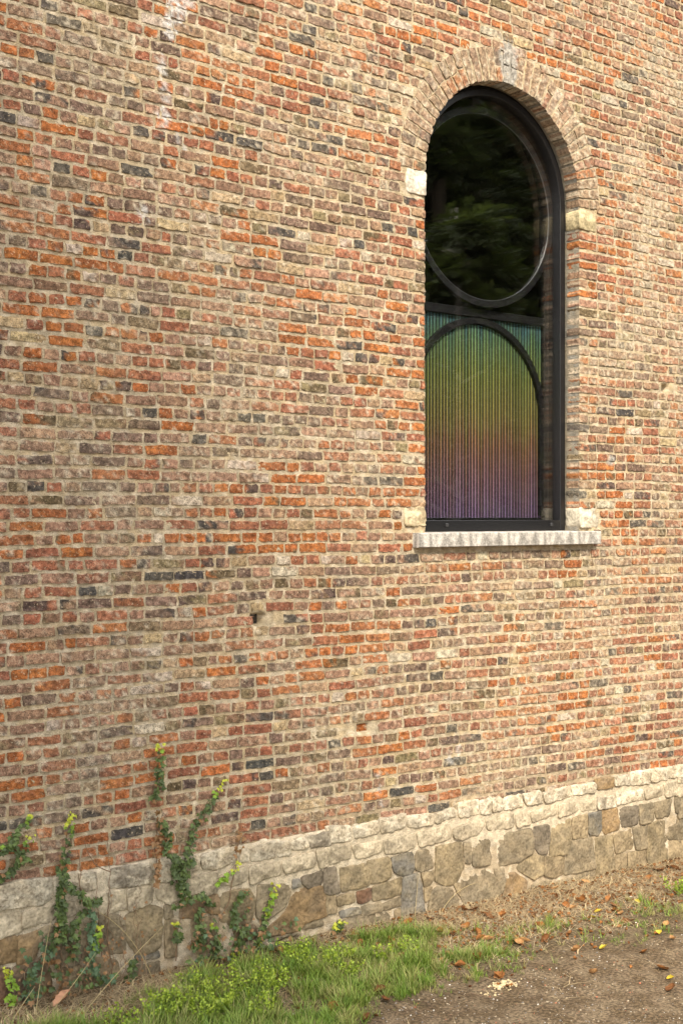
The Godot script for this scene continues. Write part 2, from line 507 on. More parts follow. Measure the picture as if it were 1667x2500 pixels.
# grey mottling: dark pits and pale grains, values lo..1
func mottle(lo: float, gain: float, f1: float, f2: float, seed_: int, pit := 0.0, warm := Color(1, 1, 1)) -> ImageTexture:
	var a := noise_image(f1, 5, seed_)
	var b := noise_image(f2, 3, seed_ + 1)
	var size := 512
	var px := PackedByteArray()
	px.resize(size * size * 3)
	for k in size * size:
		var s := a[k] / 255.0 * 0.55 + b[k] / 255.0 * 0.45
		s = clampf((s - 0.5) * gain + 0.62, 0.0, 1.0)
		var l := lerpf(lo, 1.0, s)
		if pit > 0.0 and b[k] < 70:
			l *= 1.0 - pit * minf(1.0, (70 - b[k]) / 30.0)
		px[k * 3] = int(255.0 * clampf(l * warm.r, 0, 1))
		px[k * 3 + 1] = int(255.0 * clampf(l * warm.g, 0, 1))
		px[k * 3 + 2] = int(255.0 * clampf(l * warm.b, 0, 1))
	return tex(Image.create_from_data(size, size, false, Image.FORMAT_RGB8, px))


# patches of one colour with ragged outlines, alpha elsewhere 0
func flecks(col: Color, f1: float, cut: float, soft: float, most: float, seed_: int) -> ImageTexture:
	var a := noise_image(f1, 5, seed_)
	var b := noise_image(f1 * 5.0, 3, seed_ + 1)
	var size := 512
	var px := PackedByteArray()
	px.resize(size * size * 4)
	for k in size * size:
		var s := a[k] / 255.0 * 0.7 + b[k] / 255.0 * 0.3
		var al := clampf((s - cut) / soft, 0.0, 1.0) * most
		px[k * 4] = int(255 * col.r)
		px[k * 4 + 1] = int(255 * col.g)
		px[k * 4 + 2] = int(255 * col.b)
		px[k * 4 + 3] = int(255 * al)
	return tex(Image.create_from_data(size, size, false, Image.FORMAT_RGBA8, px))


func relief(f1: float, octaves: int, seed_: int, strength: float) -> ImageTexture:
	var n := FastNoiseLite.new()
	n.seed = seed_
	n.frequency = f1
	n.fractal_octaves = octaves
	var im := n.get_seamless_image(512, 512)
	im.convert(Image.FORMAT_RGBA8)
	im.bump_map_to_normal_map(strength)
	return tex(im)


func surface(rough: float, scale: float, albedo: Texture2D, normal: Texture2D, nscale: float, detail: Texture2D = null) -> StandardMaterial3D:
	var m := StandardMaterial3D.new()
	m.vertex_color_use_as_albedo = true
	m.roughness = rough
	m.metallic_specular = 0.3
	m.uv1_triplanar = true
	m.uv1_world_triplanar = true
	m.uv1_scale = Vector3.ONE * scale
	m.albedo_texture = albedo
	if normal:
		m.normal_enabled = true
		m.normal_texture = normal
		m.normal_scale = nscale
	if detail:
		m.detail_enabled = true
		m.detail_albedo = detail
		m.detail_blend_mode = BaseMaterial3D.BLEND_MODE_MIX
		m.uv2_triplanar = true
		m.uv2_world_triplanar = true
		m.uv2_scale = Vector3.ONE * scale * 0.83
		m.detail_uv_layer = BaseMaterial3D.DETAIL_UV_2
	return m


func plain(col: Color, rough: float, spec := 0.5) -> StandardMaterial3D:
	var m := StandardMaterial3D.new()
	m.albedo_color = col
	m.roughness = rough
	m.metallic_specular = spec
	return m


func tinted(rough: float, spec := 0.35) -> StandardMaterial3D:
	var m := StandardMaterial3D.new()
	m.vertex_color_use_as_albedo = true
	m.roughness = rough
	m.metallic_specular = spec
	return m


func set_materials() -> void:
	T.rough_n = relief(0.022, 5, 21, 9.0)
	T.sand_n = relief(0.05, 4, 22, 7.0)
	T.brick = mottle(0.60, 2.4, 0.016, 0.07, 31, 0.5)
	T.mortar = mottle(0.72, 1.8, 0.012, 0.09, 41, 0.3)
	T.stone = mottle(0.70, 2.0, 0.008, 0.045, 51, 0.12)
	T.soil = mottle(0.45, 2.4, 0.03, 0.16, 61, 0.45)
	T.lime = flecks(Color(0.84, 0.76, 0.64), 0.030, 0.685, 0.05, 0.65, 71)
	T.soot = flecks(Color(0.42, 0.37, 0.30), 0.018, 0.60, 0.08, 0.6, 75)
	M.brick = surface(0.92, 3.1, T.brick, T.rough_n, 0.4, T.lime)
	M.mortar = surface(0.95, 2.7, T.mortar, T.sand_n, 0.6, null)
	M.stone = surface(0.9, 1.9, T.stone, T.rough_n, 0.55, null)
	M.lime_stone = surface(0.93, 2.3, T.stone, T.rough_n, 0.7, T.soot)
	M.soil = surface(0.97, 2.6, T.soil, T.sand_n, 0.5, null)
	M.sill = surface(0.85, 2.9, mottle(0.6, 2.4, 0.01, 0.12, 91, 0.25), T.sand_n, 0.4, null)
	M.sill.uv1_scale = Vector3(3.0, 1.2, 3.0)
	M.frame = plain(Color(0.085, 0.085, 0.095), 0.42)
	M.gasket = plain(Color(0.03, 0.03, 0.033), 0.6)
	M.screen = plain(Color(0.11, 0.11, 0.12), 0.45, 0.4)
	M.glint = plain(Color(0.50, 0.51, 0.53), 0.35)  # pale metal standing in for the sky glint on the black ring
	M.glint.metallic = 0.7
	M.cap = plain(Color(0.20, 0.20, 0.21), 0.45)
	M.plaster = plain(Color(0.62, 0.60, 0.56), 0.9)
	M.masonry = plain(Color(0.62, 0.52, 0.42), 0.95)
	M.leaf = tinted(0.5, 0.4)
	M.leaf.cull_mode = BaseMaterial3D.CULL_DISABLED
	M.leaf.backlight_enabled = true
	M.leaf.backlight = Color(0.35, 0.38, 0.2)
	M.canopy = tinted(0.38, 0.5)
	M.canopy.cull_mode = BaseMaterial3D.CULL_DISABLED
	M.canopy.backlight_enabled = true
	M.canopy.backlight = Color(0.8, 0.85, 0.5)
	M.dry = tinted(0.8)
	M.dry.cull_mode = BaseMaterial3D.CULL_DISABLED
	M.bark = tinted(0.9)
	M.pebble = tinted(0.85)
	var g := StandardMaterial3D.new()
	g.transparency = BaseMaterial3D.TRANSPARENCY_ALPHA
	g.albedo_color = Color(0.03, 0.03, 0.03, 0.02)
	g.roughness = 0.0
	g.metallic_specular = 0.5
	M.glass = g


# ------------------------------------------------------------------ the wall's own geometry
func base_y(x: float) -> float:      # underside of the lowest brick course; it drops gently to the right
	var d := clampf(x, -3.8, 5.3) + 2.06
	return 0.712 - 0.012 * d - 0.0025 * d * absf(d)


func course_y(level: float, x: float) -> float:
	var w := clampf((2.3 - level) / 1.6, 0.0, 1.0)
	return level + (base_y(x) - 0.70) * w + n_low.get_noise_2d(x * 0.8, level * 1.3) * 0.009 + n_mid.get_noise_2d(x * 0.12, level * 3.0) * 0.004


func bow(x: float, y: float) -> float:
	return n_low.get_noise_2d(x * 1.1 + 40.0, y * 1.1) * 0.010


func ground_y(x: float, z: float) -> float:
	return 0.03 - 0.03 * clampf(x, -3.0, 5.0)


# white lime runs and stains: x, y, reach, strength
const STAINS := [
	[-1.045, 5.15, 0.035, 0.7], [-1.094, 5.10, 0.04, 0.85], [-1.131, 5.01, 0.03, 0.9], [-1.18, 4.785, 0.02, 0.75],
	[-1.170, 4.68, 0.018, 0.7], [-1.149, 4.62, 0.018, 0.7], [-1.168, 4.51, 0.024, 0.9], [-1.094, 4.415, 0.010, 0.5],
	[-1.045, 4.36, 0.010, 0.5],
	[0.271, 0.92, 0.010, 0.5], [0.278, 0.83, 0.011, 0.5], [0.30, 0.75, 0.012, 0.5],
	[0.925, 0.995, 0.018, 0.5], [0.856, 0.952, 0.018, 0.5], [-1.288, 3.987, 0.02, 0.6],
]


func stain(x: float, y: float) -> float:
	var s := 0.0
	for q in STAINS:
		var dx: float = (x - q[0]) / q[2]
		var dy: float = (y - q[1]) / (q[2] * 1.7)
		var d := dx * dx + dy * dy
		if d < 4.0:
			s = maxf(s, q[3] * clampf(1.1 - d * 0.5 + n_smear.get_noise_2d(x * 1.6, y * 0.9) * 2.6, 0.0, 1.0))
	return s


# hollows where a brick has broken out: x, y, half width, half height, depth
var HOLLOWS := [[-0.575, 1.905, 0.05, 0.028, 0.08], [0.165, 1.236, 0.05, 0.026, 0.03], [2.958, 3.37, 0.03, 0.028, 0.09]]


func hollow(x: float, y: float) -> float:
	for q in HOLLOWS:
		if absf(x - q[0]) < q[2] and absf(y - q[1]) < q[3]:
			return q[4]
	return 0.0


func in_opening(x: float, y: float, grow: float) -> bool:
	if y < SILL - 0.05 or absf(x - OX) > OR + grow:
		return false
	if y < SPRING:
		return true
	return Vector2(x - OX, y - SPRING).length() < OR + grow


func cement(x: float, y: float) -> float:    # grey cement repairs
	var s := 0.0
	for q in [[1.36, 5.34, 0.075, 0.15], [2.36, 2.83, 0.04, 0.03]]:
		var d := Vector2((x - q[0]) / q[2], (y - q[1]) / q[3]).length()
		s = maxf(s, clampf((1.15 - d) * 4.0 + n_smear.get_noise_2d(x, y) * 2.0, 0.0, 1.0))
	return s


func mortar_colour(x: float, y: float) -> Color:
	var c := Color(0.61, 0.480, 0.305)
	c = c.lerp(Color(0.54, 0.45, 0.315), clampf(n_mid.get_noise_2d(x * 0.3, y * 0.5) * 1.6 + 0.3, 0.0, 1.0))
	c = c.lerp(Color(0.72, 0.61, 0.45), clampf(n_mid.get_noise_2d(x * 0.9 + 9.0, y * 1.4) * 2.2, 0.0, 1.0))
	c = c.lerp(Color(0.46, 0.43, 0.38), clampf(cement(x, y), 0.0, 1.0))
	if y < 0.75:
		c = c.lerp(Color(0.48, 0.37, 0.25), 0.6)
	return c.lerp(Color(0.85, 0.83, 0.80), stain(x, y))


func build_building() -> void:
	var house := thing("brick_building", "old red brick wall with arched window and rubble stone plinth", "building")
	build_mortar(house)
	build_bricks(house)
	build_arch(house)
	build_dressings(house)
	build_plinth(house)
	build_core(house)
	build_window(house)


const X0 := -3.6
const X1 := 5.2
const Y1 := 7.05


func build_mortar(house: Node3D) -> void:
	var mb := MB.new()
	var step := 0.0135
	var nx := int((X1 - X0) / step) + 1
	var y0 := 0.50
	var ny := int((Y1 - y0) / step) + 1
	var keep := PackedByteArray()
	keep.resize(nx * ny)
	for j in ny:
		for i in nx:
			var x := X0 + i * step
			var y := y0 + j * step
			var z := bow(x, y) - 0.0030 + n_fine.get_noise_2d(x, y) * 0.0040 + n_mid.get_noise_2d(x, y) * 0.0034
			z -= hollow(x, y)
			keep[j * nx + i] = 0 if in_opening(x, y, 0.001) else 1
			if keep[j * nx + i] == 0 and y > SILL:      # pull the last ring of points onto the edge of the opening
				var from := Vector2(OX, minf(y, SPRING))
				if y > SPRING:
					from.y = SPRING
				var d := Vector2(x, y) - from
				if OR - d.length() < step * 1.05:
					d = d.normalized() * (OR + 0.001)
					x = from.x + d.x
					y = from.y + d.y
					keep[j * nx + i] = 1
			mb.vert(Vector3(x, y, z), mortar_colour(x, y))
	for j in ny - 1:
		for i in nx - 1:
			var a := j * nx + i
			if keep[a] and keep[a + 1] and keep[a + nx] and keep[a + nx + 1]:
				mb.tri(a, a + nx, a + 1)
				mb.tri(a + 1, a + nx, a + nx + 1)
	part("mortar", mb.mesh(M.mortar), house, "sandy beige lime mortar bed of the brickwork")


# palette of fired clay: two tones and roughness of the broken face
const CLAY := [
	[0.25, Color(0.46, 0.160, 0.052), Color(0.41, 0.145, 0.058), 1.5],    # orange
	[0.27, Color(0.385, 0.150, 0.082), Color(0.35, 0.140, 0.085), 1.1],    # red
	[0.32, Color(0.40, 0.240, 0.155), Color(0.34, 0.200, 0.135), 0.7],    # pinkish tan
	[0.10, Color(0.250, 0.165, 0.120), Color(0.21, 0.135, 0.102), 0.7],   # purple brown
	[0.07, Color(0.260, 0.195, 0.110), Color(0.30, 0.175, 0.110), 0.8],   # olive brown
	[0.014, Color(0.078, 0.073, 0.070), Color(0.12, 0.105, 0.088), 1.0],  # charcoal
	[0.03, Color(0.52, 0.380, 0.220), Color(0.45, 0.32, 0.18), 0.5],      # buff
	[0.055, Color(0.56, 0.470, 0.365), Color(0.36, 0.22, 0.145), 0.8],    # lime-coated
]


func pick_clay(x: float, y: float, r: RandomNumberGenerator) -> Array:
	var w := []
	var k_orange := clampf(1.0 + n_low.get_noise_2d(x * 1.3, y * 1.3 + 60.0) * 4.0, 0.15, 3.2)
	var k_dark := clampf(1.0 - n_low.get_noise_2d(x * 1.3, y * 1.3 + 60.0) * 3.0, 0.3, 2.6)
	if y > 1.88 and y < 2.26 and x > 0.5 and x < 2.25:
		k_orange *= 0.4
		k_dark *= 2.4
	if y < 1.15:
		k_orange *= 0.6
		k_dark *= 1.5
	if x > 2.25 and y > 1.6 and y < 3.1:
		k_orange *= 2.0
		k_dark *= 0.6
	if y > 4.0 and x < 0.5:
		k_orange *= 0.8
		k_dark *= 1.2
	var total := 0.0
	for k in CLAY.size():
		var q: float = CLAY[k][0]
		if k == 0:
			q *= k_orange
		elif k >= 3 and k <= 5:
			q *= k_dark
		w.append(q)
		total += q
	var t := r.randf() * total
	var pick := 0
	for k in w.size():
		t -= w[k]
		if t <= 0.0:
			pick = k
			break
	var c: Array = CLAY[pick]
	var a: Color = c[1]
	var b: Color = c[2]
	var f := r.randf_range(1.0, 1.4)
	if r.randf() < 0.22 and pick < 5:      # over-burnt end
		b = [Color(0.18, 0.13, 0.072), Color(0.15, 0.10, 0.085), Color(0.11, 0.095, 0.085)][r.randi() % 3]
	return [Color(a.r * f, a.g * f * r.randf_range(0.93, 1.08), a.b * f), b, c[3]]


# One brick: face w x h about `at`, with axes ux (length), uy (height), uz (out of the wall); the rim goes back by depth.
func add_brick(mb: MB, at: Vector3, ux: Vector3, uy: Vector3, uz: Vector3, w: float, h: float, depth: float, clay: Array, r: RandomNumberGenerator, smear := 0.0, taper := 0.0) -> void:
	var nx := 4 + int(w / 0.026)
	var ny := 5
	var first := mb.v.size()
	var a: Color = clay[0]
	var b: Color = clay[1]
	var rough: float = clay[2]
	var flip := r.randf() < 0.5
	var split := r.randf_range(-0.3, 1.1)
	var tilt := Vector2(r.randf_range(-0.02, 0.02), r.randf_range(-0.035, 0.035))
	var out := r.randf_range(0.0002, 0.0042) + (0.004 * r.randf() if r.randf() < 0.2 else 0.0)
	var inset := r.randf_range(0.003, 0.006)
	var skew := r.randf_range(-0.014, 0.014)
	var arch := r.randf_range(-0.003, 0.003)
	var chip := r.randi() % 4 if r.randf() < 0.3 else -1
	for j in ny:
		var tj := float(j) / (ny - 1)
		for i in nx:
			var ti := float(i) / (nx - 1)
			var edge := i == 0 or j == 0 or i == nx - 1 or j == ny - 1
			var u := (ti - 0.5) * w
			var v := (tj - 0.5) * h
			if not edge:     # the first inner ring lies close to the arris
				if i == 1:
					u = -w / 2 + inset
				elif i == nx - 2:
					u = w / 2 - inset
				if j == 1:
					v = -h / 2 + inset
				elif j == ny - 2:
					v = h / 2 - inset
			v *= 1.0 + taper * u
			v += skew * u + arch * cos(u / w * PI)
			if (chip == 0 and i == 0 and j == 0) or (chip == 1 and i == nx - 1 and j == 0) or (chip == 2 and i == 0 and j == ny - 1) or (chip == 3 and i == nx - 1 and j == ny - 1):
				u *= 1.0 - 0.018 / w
				v *= 0.62
			var p := at + ux * u + uy * v
			var q1 := n_fine.get_noise_3d(p.x, p.y, p.z * 2.0)
			var q2 := n_mid.get_noise_3d(p.x * 1.6, p.y * 1.6, p.z * 2.0 + 7.0)
			if edge:
				p += ux * q2 * 0.009 * (1.0 if i == 0 or i == nx - 1 else 0.2) + uy * q1 * 0.007 * (1.0 if j == 0 or j == ny - 1 else 0.2)
			var z := out + (q1 * 0.0026 + q2 * 0.0026) * rough + tilt.x * u + tilt.y * v
			if edge:
				z -= 0.0003 + absf(q1) * 0.0014
			p += uz * z
			var s := clampf(((ti - split) * 5.0 + q2 * 6.0) * 0.5, 0.0, 1.0)
			if flip:
				s = clampf(((1.0 - ti - split) * 5.0 + q2 * 6.0) * 0.5, 0.0, 1.0)
			var col := a.lerp(b, s)
			var m := n_smear.get_noise_3d(p.x, p.y, p.z)
			col = (col * (1.0 + m * 0.5)).lerp(Color(0.60, 0.485, 0.335), clampf(0.05 + smear * 1.1, 0.02, 0.38))
			var cut := (0.10 if edge else 0.32) - smear
			if m > cut:
				col = col.lerp(Color(0.70, 0.60, 0.45), minf((m - cut) * 4.5, 0.8))
			col = col.lerp(Color(0.50, 0.47, 0.42), clampf(cement(p.x, p.y), 0.0, 0.95))
			col = col.lerp(Color(0.85, 0.83, 0.80), stain(p.x, p.y))
			col.a = 1.0
			mb.vert(p, col)
	mb.grid(first, nx, ny)
	# sides: their own rim, a hair behind the arris, and a back edge
	var loop := PackedInt32Array()
	for i in nx:
		loop.append(first + i)
	for j in range(1, ny):
		loop.append(first + j * nx + nx - 1)
	for i in range(nx - 2, -1, -1):
		loop.append(first + (ny - 1) * nx + i)
	for j in range(ny - 2, 0, -1):
		loop.append(first + j * nx)
	var ring := mb.v.size()
	for k in loop:
		var p := mb.v[k]
		mb.vert(p - uz * 0.0003, mb.c[k])
		mb.vert(p - uz * (depth + (p - at).dot(uz)), mb.c[k])
	var n := loop.size()
	for k in n:
		var k2 := (k + 1) % n
		mb.quad(ring + k * 2, ring + k2 * 2, ring + k2 * 2 + 1, ring + k * 2 + 1)


func smear_at(x: float, y: float) -> float:
	var s := n_low.get_noise_2d(x * 1.3 - 30.0, y * 1.3) * 0.30 + 0.02
	s += 0.15 * clampf((x - 1.9) / 0.8, 0.0, 1.0) * clampf((y - 2.9) / 0.5, 0.0, 1.0)
	if y > 1.6 and y < 2.2 and x > 0.4:
		s += 0.09
	if y < 1.0:
		s += 0.06
	return s


# free runs of a course: [from, to, whether from is a jamb, whether to is a jamb]
func runs(y: float) -> Array:
	var a := 0.0
	if y > SPRING + OR + RING + 0.02 or y < 2.245:
		return [[X0, X1, false, false]]
	if y < SILL + 0.01:
		return [[X0, 0.54, false, false], [2.186, X1, false, false]]
	if y < 2.515:
		return [[X0, 0.455, false, false], [2.255, X1, false, false]]
	if y > 4.375 and y < SPRING + 0.012:
		return [[X0, 0.484, false, false], [2.215, X1, false, false]]
	if y < SPRING:
		return [[X0, OX - OR, false, true], [OX + OR, X1, true, false]]
	var d := y - SPRING
	a = sqrt(maxf(0.0, pow(OR + RING + 0.012, 2) - d * d))
	return [[X0, OX - a, false, false], [OX + a, X1, false, false]]


func seen_size(p: Vector3, area: float) -> float:
	var d := p - EYE
	var ax := Vector3(sin(deg_to_rad(AIM)), 0, -cos(deg_to_rad(AIM)))
	var z := d.dot(ax)
	var u := d.dot(Vector3(cos(deg_to_rad(AIM)), 0, sin(deg_to_rad(AIM)))) / z * 3060.0
	var v := d.y / z * 3060.0
	if absf(u) > 833.0 or v > 1262.0 or v < -1238.0:
		return 0.0
	return area / pow(z, 3.0)


func build_bricks(house: Node3D) -> void:
	var laid := []     # [size in view, at, w, h, depth, seed]
	var k0 := int(floor((0.69 - 3.5) / COURSE)) + 1
	var k1 := int((Y1 - 3.5) / COURSE)
	var r := RandomNumberGenerator.new()
	r.seed = 77
	for k in range(k0, k1):
		var level := 3.5 + k * COURSE
		var header := posmod(k, 2) == 0
		for run in runs(level):
			var x: float = run[0]
			if run[0] == X0:
				x += r.randf_range(-0.1, 0.0) if not header else r.randf_range(-0.05, 0.0)
			var fresh := true
			while x < run[1] - 0.02:
				var head := header
				if r.randf() < 0.10:
					head = not head
				var w := r.randf_range(0.075, 0.088) if head else r.randf_range(0.166, 0.187)
				if r.randf() < 0.03:
					w *= 0.6
				var at_jamb: bool = fresh and run[2]
				var gap := r.randf_range(0.012, 0.019)
				if x + w + 0.035 > run[1]:
					w = run[1] - x - (0.0 if run[3] else 0.006)
					if run[3]:
						at_jamb = true
				fresh = false
				if w < 0.025:
					break
				var cx := x + w / 2
				var y := course_y(level, cx) + r.randf_range(-0.002, 0.002)
				var gone := false
				for q in HOLLOWS:
					if absf(cx - q[0]) < w / 2 + 0.02 and absf(y - q[1]) < 0.02:
						gone = true
				var h := r.randf_range(0.0415, 0.0490)
				if not gone:
					var p := Vector3(cx, y, bow(cx, y))
					laid.append([seen_size(p, w), p, w, h, 0.105 if at_jamb else 0.016, r.randi()])
				x += w + gap
	laid.sort_custom(func(a, b): return a[0] > b[0])
	var rest := MB.new()
	for n in laid.size():
		var q: Array = laid[n]
		var rr := RandomNumberGenerator.new()
		rr.seed = q[5]
		var at: Vector3 = q[1]
		var mb := MB.new() if n < 300 else rest
		var turn := rr.randf_range(-0.012, 0.012)
		# slope of the course at this place
		turn += (course_y(at.y, at.x + 0.05) - course_y(at.y, at.x - 0.05)) / 0.1
		var ux := Vector3(cos(turn), sin(turn), 0)
		var uy := Vector3(-sin(turn), cos(turn), 0)
		var here := at if n >= 300 else at
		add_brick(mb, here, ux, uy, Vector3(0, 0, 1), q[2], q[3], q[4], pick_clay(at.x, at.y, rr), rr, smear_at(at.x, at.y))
		if n < 300:
			part("brick", mb.mesh(M.brick, true), house)
	var o := part("bricks", rest.mesh(M.brick, true), house, "rows of weathered red, orange and brown bricks")
	o.set_meta("kind", "stuff")
	# clay left at the bottom of the hollows
	for q in HOLLOWS:
		var mb2 := MB.new()
		var clay := [Color(0.50, 0.17, 0.03), Color(0.45, 0.13, 0.03), 1.6] if q[4] < 0.05 or q[0] > 2 else [Color(0.07, 0.065, 0.065), Color(0.2, 0.13, 0.11), 1.2]
		add_brick(mb2, Vector3(q[0], q[1], -q[4]), Vector3.RIGHT, Vector3.UP, Vector3.BACK, q[2] * 1.8, q[3] * 1.7, 0.01, clay, r)
		part("broken_brick", mb2.mesh(M.brick), house)


func build_arch(house: Node3D) -> void:
	var r := RandomNumberGenerator.new()
	r.seed = 4
	var n := 37
	for k in n:
		var t := PI * (k + 0.5 + r.randf_range(-0.07, 0.07)) / n
		var radial := Vector3(cos(t), sin(t), 0)
		var across := Vector3(-sin(t), cos(t), 0)
		var pieces := [[0.0, RING]]
		if r.randf() < 0.55:
			var c := RING * r.randf_range(0.42, 0.58)
			pieces = [[0.0, c - 0.006], [c + 0.006, RING]]
		for q in pieces:
			var lo: float = OR + q[0] - (0.004 if q[0] == 0.0 else 0.0)
			var hi: float = OR + q[1]
			var mid := (lo + hi) / 2
			var at := Vector3(OX, SPRING, 0) + radial * mid
			at.z = bow(at.x, at.y) + r.randf_range(-0.001, 0.003)
			var thick := (mid * PI / n) - r.randf_range(0.012, 0.018)
			var clay := pick_clay(at.x, at.y, r)
			if r.randf() < 0.5:
				clay = [Color(0.42, 0.27, 0.17), Color(0.34, 0.22, 0.145), 0.7]
			var mb := MB.new()
			add_brick(mb, at, radial, across, Vector3(0, 0, 1), hi - lo, thick, 0.105, clay, r, 0.16, 1.0 / mid)
			part("voussoir", mb.mesh(M.brick, true), house)
	# reveal: rendered faces of the jambs and the soffit behind the bricks
	var rb := MB.new()
	var path := opening_path(-0.003, 40)
	var zs := [0.0, -0.018, -0.036, -0.054, -0.072, -0.09, -0.11, -0.13]
	for p in path:
		var to_axis := (Vector2(OX, minf(p.y, SPRING)) - p).normalized()
		for z in zs:
			var d := n_fine.get_noise_3d(p.x, p.y, z) * 0.004 + n_mid.get_noise_3d(p.x, p.y, z) * 0.004
			if z < -0.1:
				d = 0.002
			var c := Color(0.40, 0.34, 0.25).lerp(Color(0.33, 0.31, 0.27), clampf(n_mid.get_noise_3d(p.x * 0.5, p.y * 0.5, z) * 2.0 + 0.4, 0, 1))
			rb.vert(Vector3(p.x + to_axis.x * d, p.y + to_axis.y * d, z), c)
	rb.grid(0, zs.size(), path.size())
	part("reveal", rb.mesh(M.mortar), house, "grey-beige render of the window reveal")


# outline of the opening moved inwards by d, from the sill at the left over the arch to the sill at the right
func opening_path(d: float, steps: int, floor_y := SILL) -> PackedVector2Array:
	var out := PackedVector2Array()
	var rr := OR - d
	var rows := int((SPRING - floor_y) / 0.03)
	for k in rows:
		out.append(Vector2(OX - rr, lerpf(floor_y, SPRING, float(k) / rows)))
	for k in steps + 1:
		var t := PI * (1.0 - float(k) / steps)
		out.append(Vector2(OX + cos(t) * rr, SPRING + sin(t) * rr))
	for k in rows:
		out.append(Vector2(OX + rr, lerpf(SPRING, floor_y, float(k + 1) / rows)))
	return out


# rough-hewn block standing in a wall: outline in the wall plane, centre of the face raised
func add_stone(mb: MB, outline: PackedVector2Array, proud: float, depth: float, tone: Color, tone2: Color, r: RandomNumberGenerator, lumpy: float, rough := 1.0, grow := 0.0) -> void:
	var pts := PackedVector2Array()
	var n := outline.size()
	var mid := Vector2.ZERO
	for p in outline:
		mid += p
	mid /= n
	if grow > 0.0:
		var wider := PackedVector2Array()
		for p in outline:
			wider.append(p + (p - mid).normalized() * grow)
		outline = wider
	var around := 0.0
	for k in n:
		around += outline[k].distance_to(outline[(k + 1) % n])
	var step := clampf(around / 36.0, 0.012, 0.03)
	for k in n:
		var a := outline[k]
		var b := outline[(k + 1) % n]
		var c := outline[(k + n - 1) % n]
		# soften the corner
		var ra := minf(0.018, a.distance_to(b) * 0.25)
		var rc := minf(0.018, a.distance_to(c) * 0.25)
		var p0 := a + (c - a).normalized() * rc
		var p1 := a + (b - a).normalized() * ra
		pts.append(p0)
		pts.append((p0 + p1) * 0.25 + a * 0.5)
		pts.append(p1)
		var nb := outline[(k + 1) % n]
		var len2 := a.distance_to(nb) - ra - minf(0.018, a.distance_to(nb) * 0.25)
		var m := int(len2 / step)
		for s in range(1, m):
			pts.append(p1 + (nb - a).normalized() * (len2 * s / m))
	var cnt := pts.size()
	var first := mb.v.size()
	var tilt := Vector2(r.randf_range(-0.08, 0.08), r.randf_range(-0.10, 0.04))
	var rings := [[1.0, -depth], [1.0, -0.0030], [1.0, -0.0022], [0.985, 0.0005], [0.90, 0.0015], [0.70, 0.002], [0.45, 0.0035], [0.2, 0.0035]]
	for ring in rings:
		for p in pts:
			var f: float = ring[0]
			var e: Vector2 = mid + (p - mid) * f
			var q1 := n_mid.get_noise_2d(e.x * 0.8, e.y * 0.8)
			var q2 := n_fine.get_noise_2d(e.x * 0.8, e.y * 0.8)
			if f > 0.9:
				e += (p - mid).normalized() * (q1 * 0.008 + q2 * 0.005)
			var z: float = ring[1]
			if z > -0.01:
				z += proud + (q1 * 0.012 + q2 * 0.004) * rough + tilt.x * (e.x - mid.x) + tilt.y * (e.y - mid.y) + lumpy * (1.0 - f)
			var s := clampf(n_mid.get_noise_2d(e.x * 0.45 + 3.0, e.y * 0.7) * 2.4 + 0.4, 0.0, 1.0)
			var col := tone.lerp(tone2, s)
			col = col * (1.0 + 0.35 * n_smear.get_noise_2d(e.x * 0.8, e.y * 0.8))
			col.a = 1.0
			mb.vert(Vector3(e.x, e.y, z + bow(e.x, e.y)), col)
	for k in rings.size() - 1:
		if k == 1:       # the sides end a hair behind the face, so that the arris stays crisp
			continue
		for j in cnt:
			var a := first + k * cnt + j
			var b := first + k * cnt + (j + 1) % cnt
			mb.quad(a, b, b + cnt, a + cnt)
	var top := mb.vert(Vector3(mid.x, mid.y, proud + 0.007 + lumpy + bow(mid.x, mid.y) + n_mid.get_noise_2d(mid.x * 0.8, mid.y * 0.8) * 0.012 * rough), tone)
	for j in cnt:
		mb.tri(first + (rings.size() - 1) * cnt + j, first + (rings.size() - 1) * cnt + (j + 1) % cnt, top)


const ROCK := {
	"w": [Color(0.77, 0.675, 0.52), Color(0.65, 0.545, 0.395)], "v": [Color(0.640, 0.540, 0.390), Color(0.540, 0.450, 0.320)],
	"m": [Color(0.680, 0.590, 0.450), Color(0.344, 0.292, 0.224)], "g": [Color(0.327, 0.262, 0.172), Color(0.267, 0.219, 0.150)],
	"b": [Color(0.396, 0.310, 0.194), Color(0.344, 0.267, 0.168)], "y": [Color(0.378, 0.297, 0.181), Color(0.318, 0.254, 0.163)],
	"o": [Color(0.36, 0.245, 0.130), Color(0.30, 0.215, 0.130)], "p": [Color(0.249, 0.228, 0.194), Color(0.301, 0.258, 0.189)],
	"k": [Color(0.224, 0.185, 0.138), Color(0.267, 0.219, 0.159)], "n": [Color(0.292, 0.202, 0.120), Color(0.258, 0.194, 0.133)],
	"r": [Color(0.249, 0.142, 0.090), Color(0.224, 0.146, 0.103)],
}


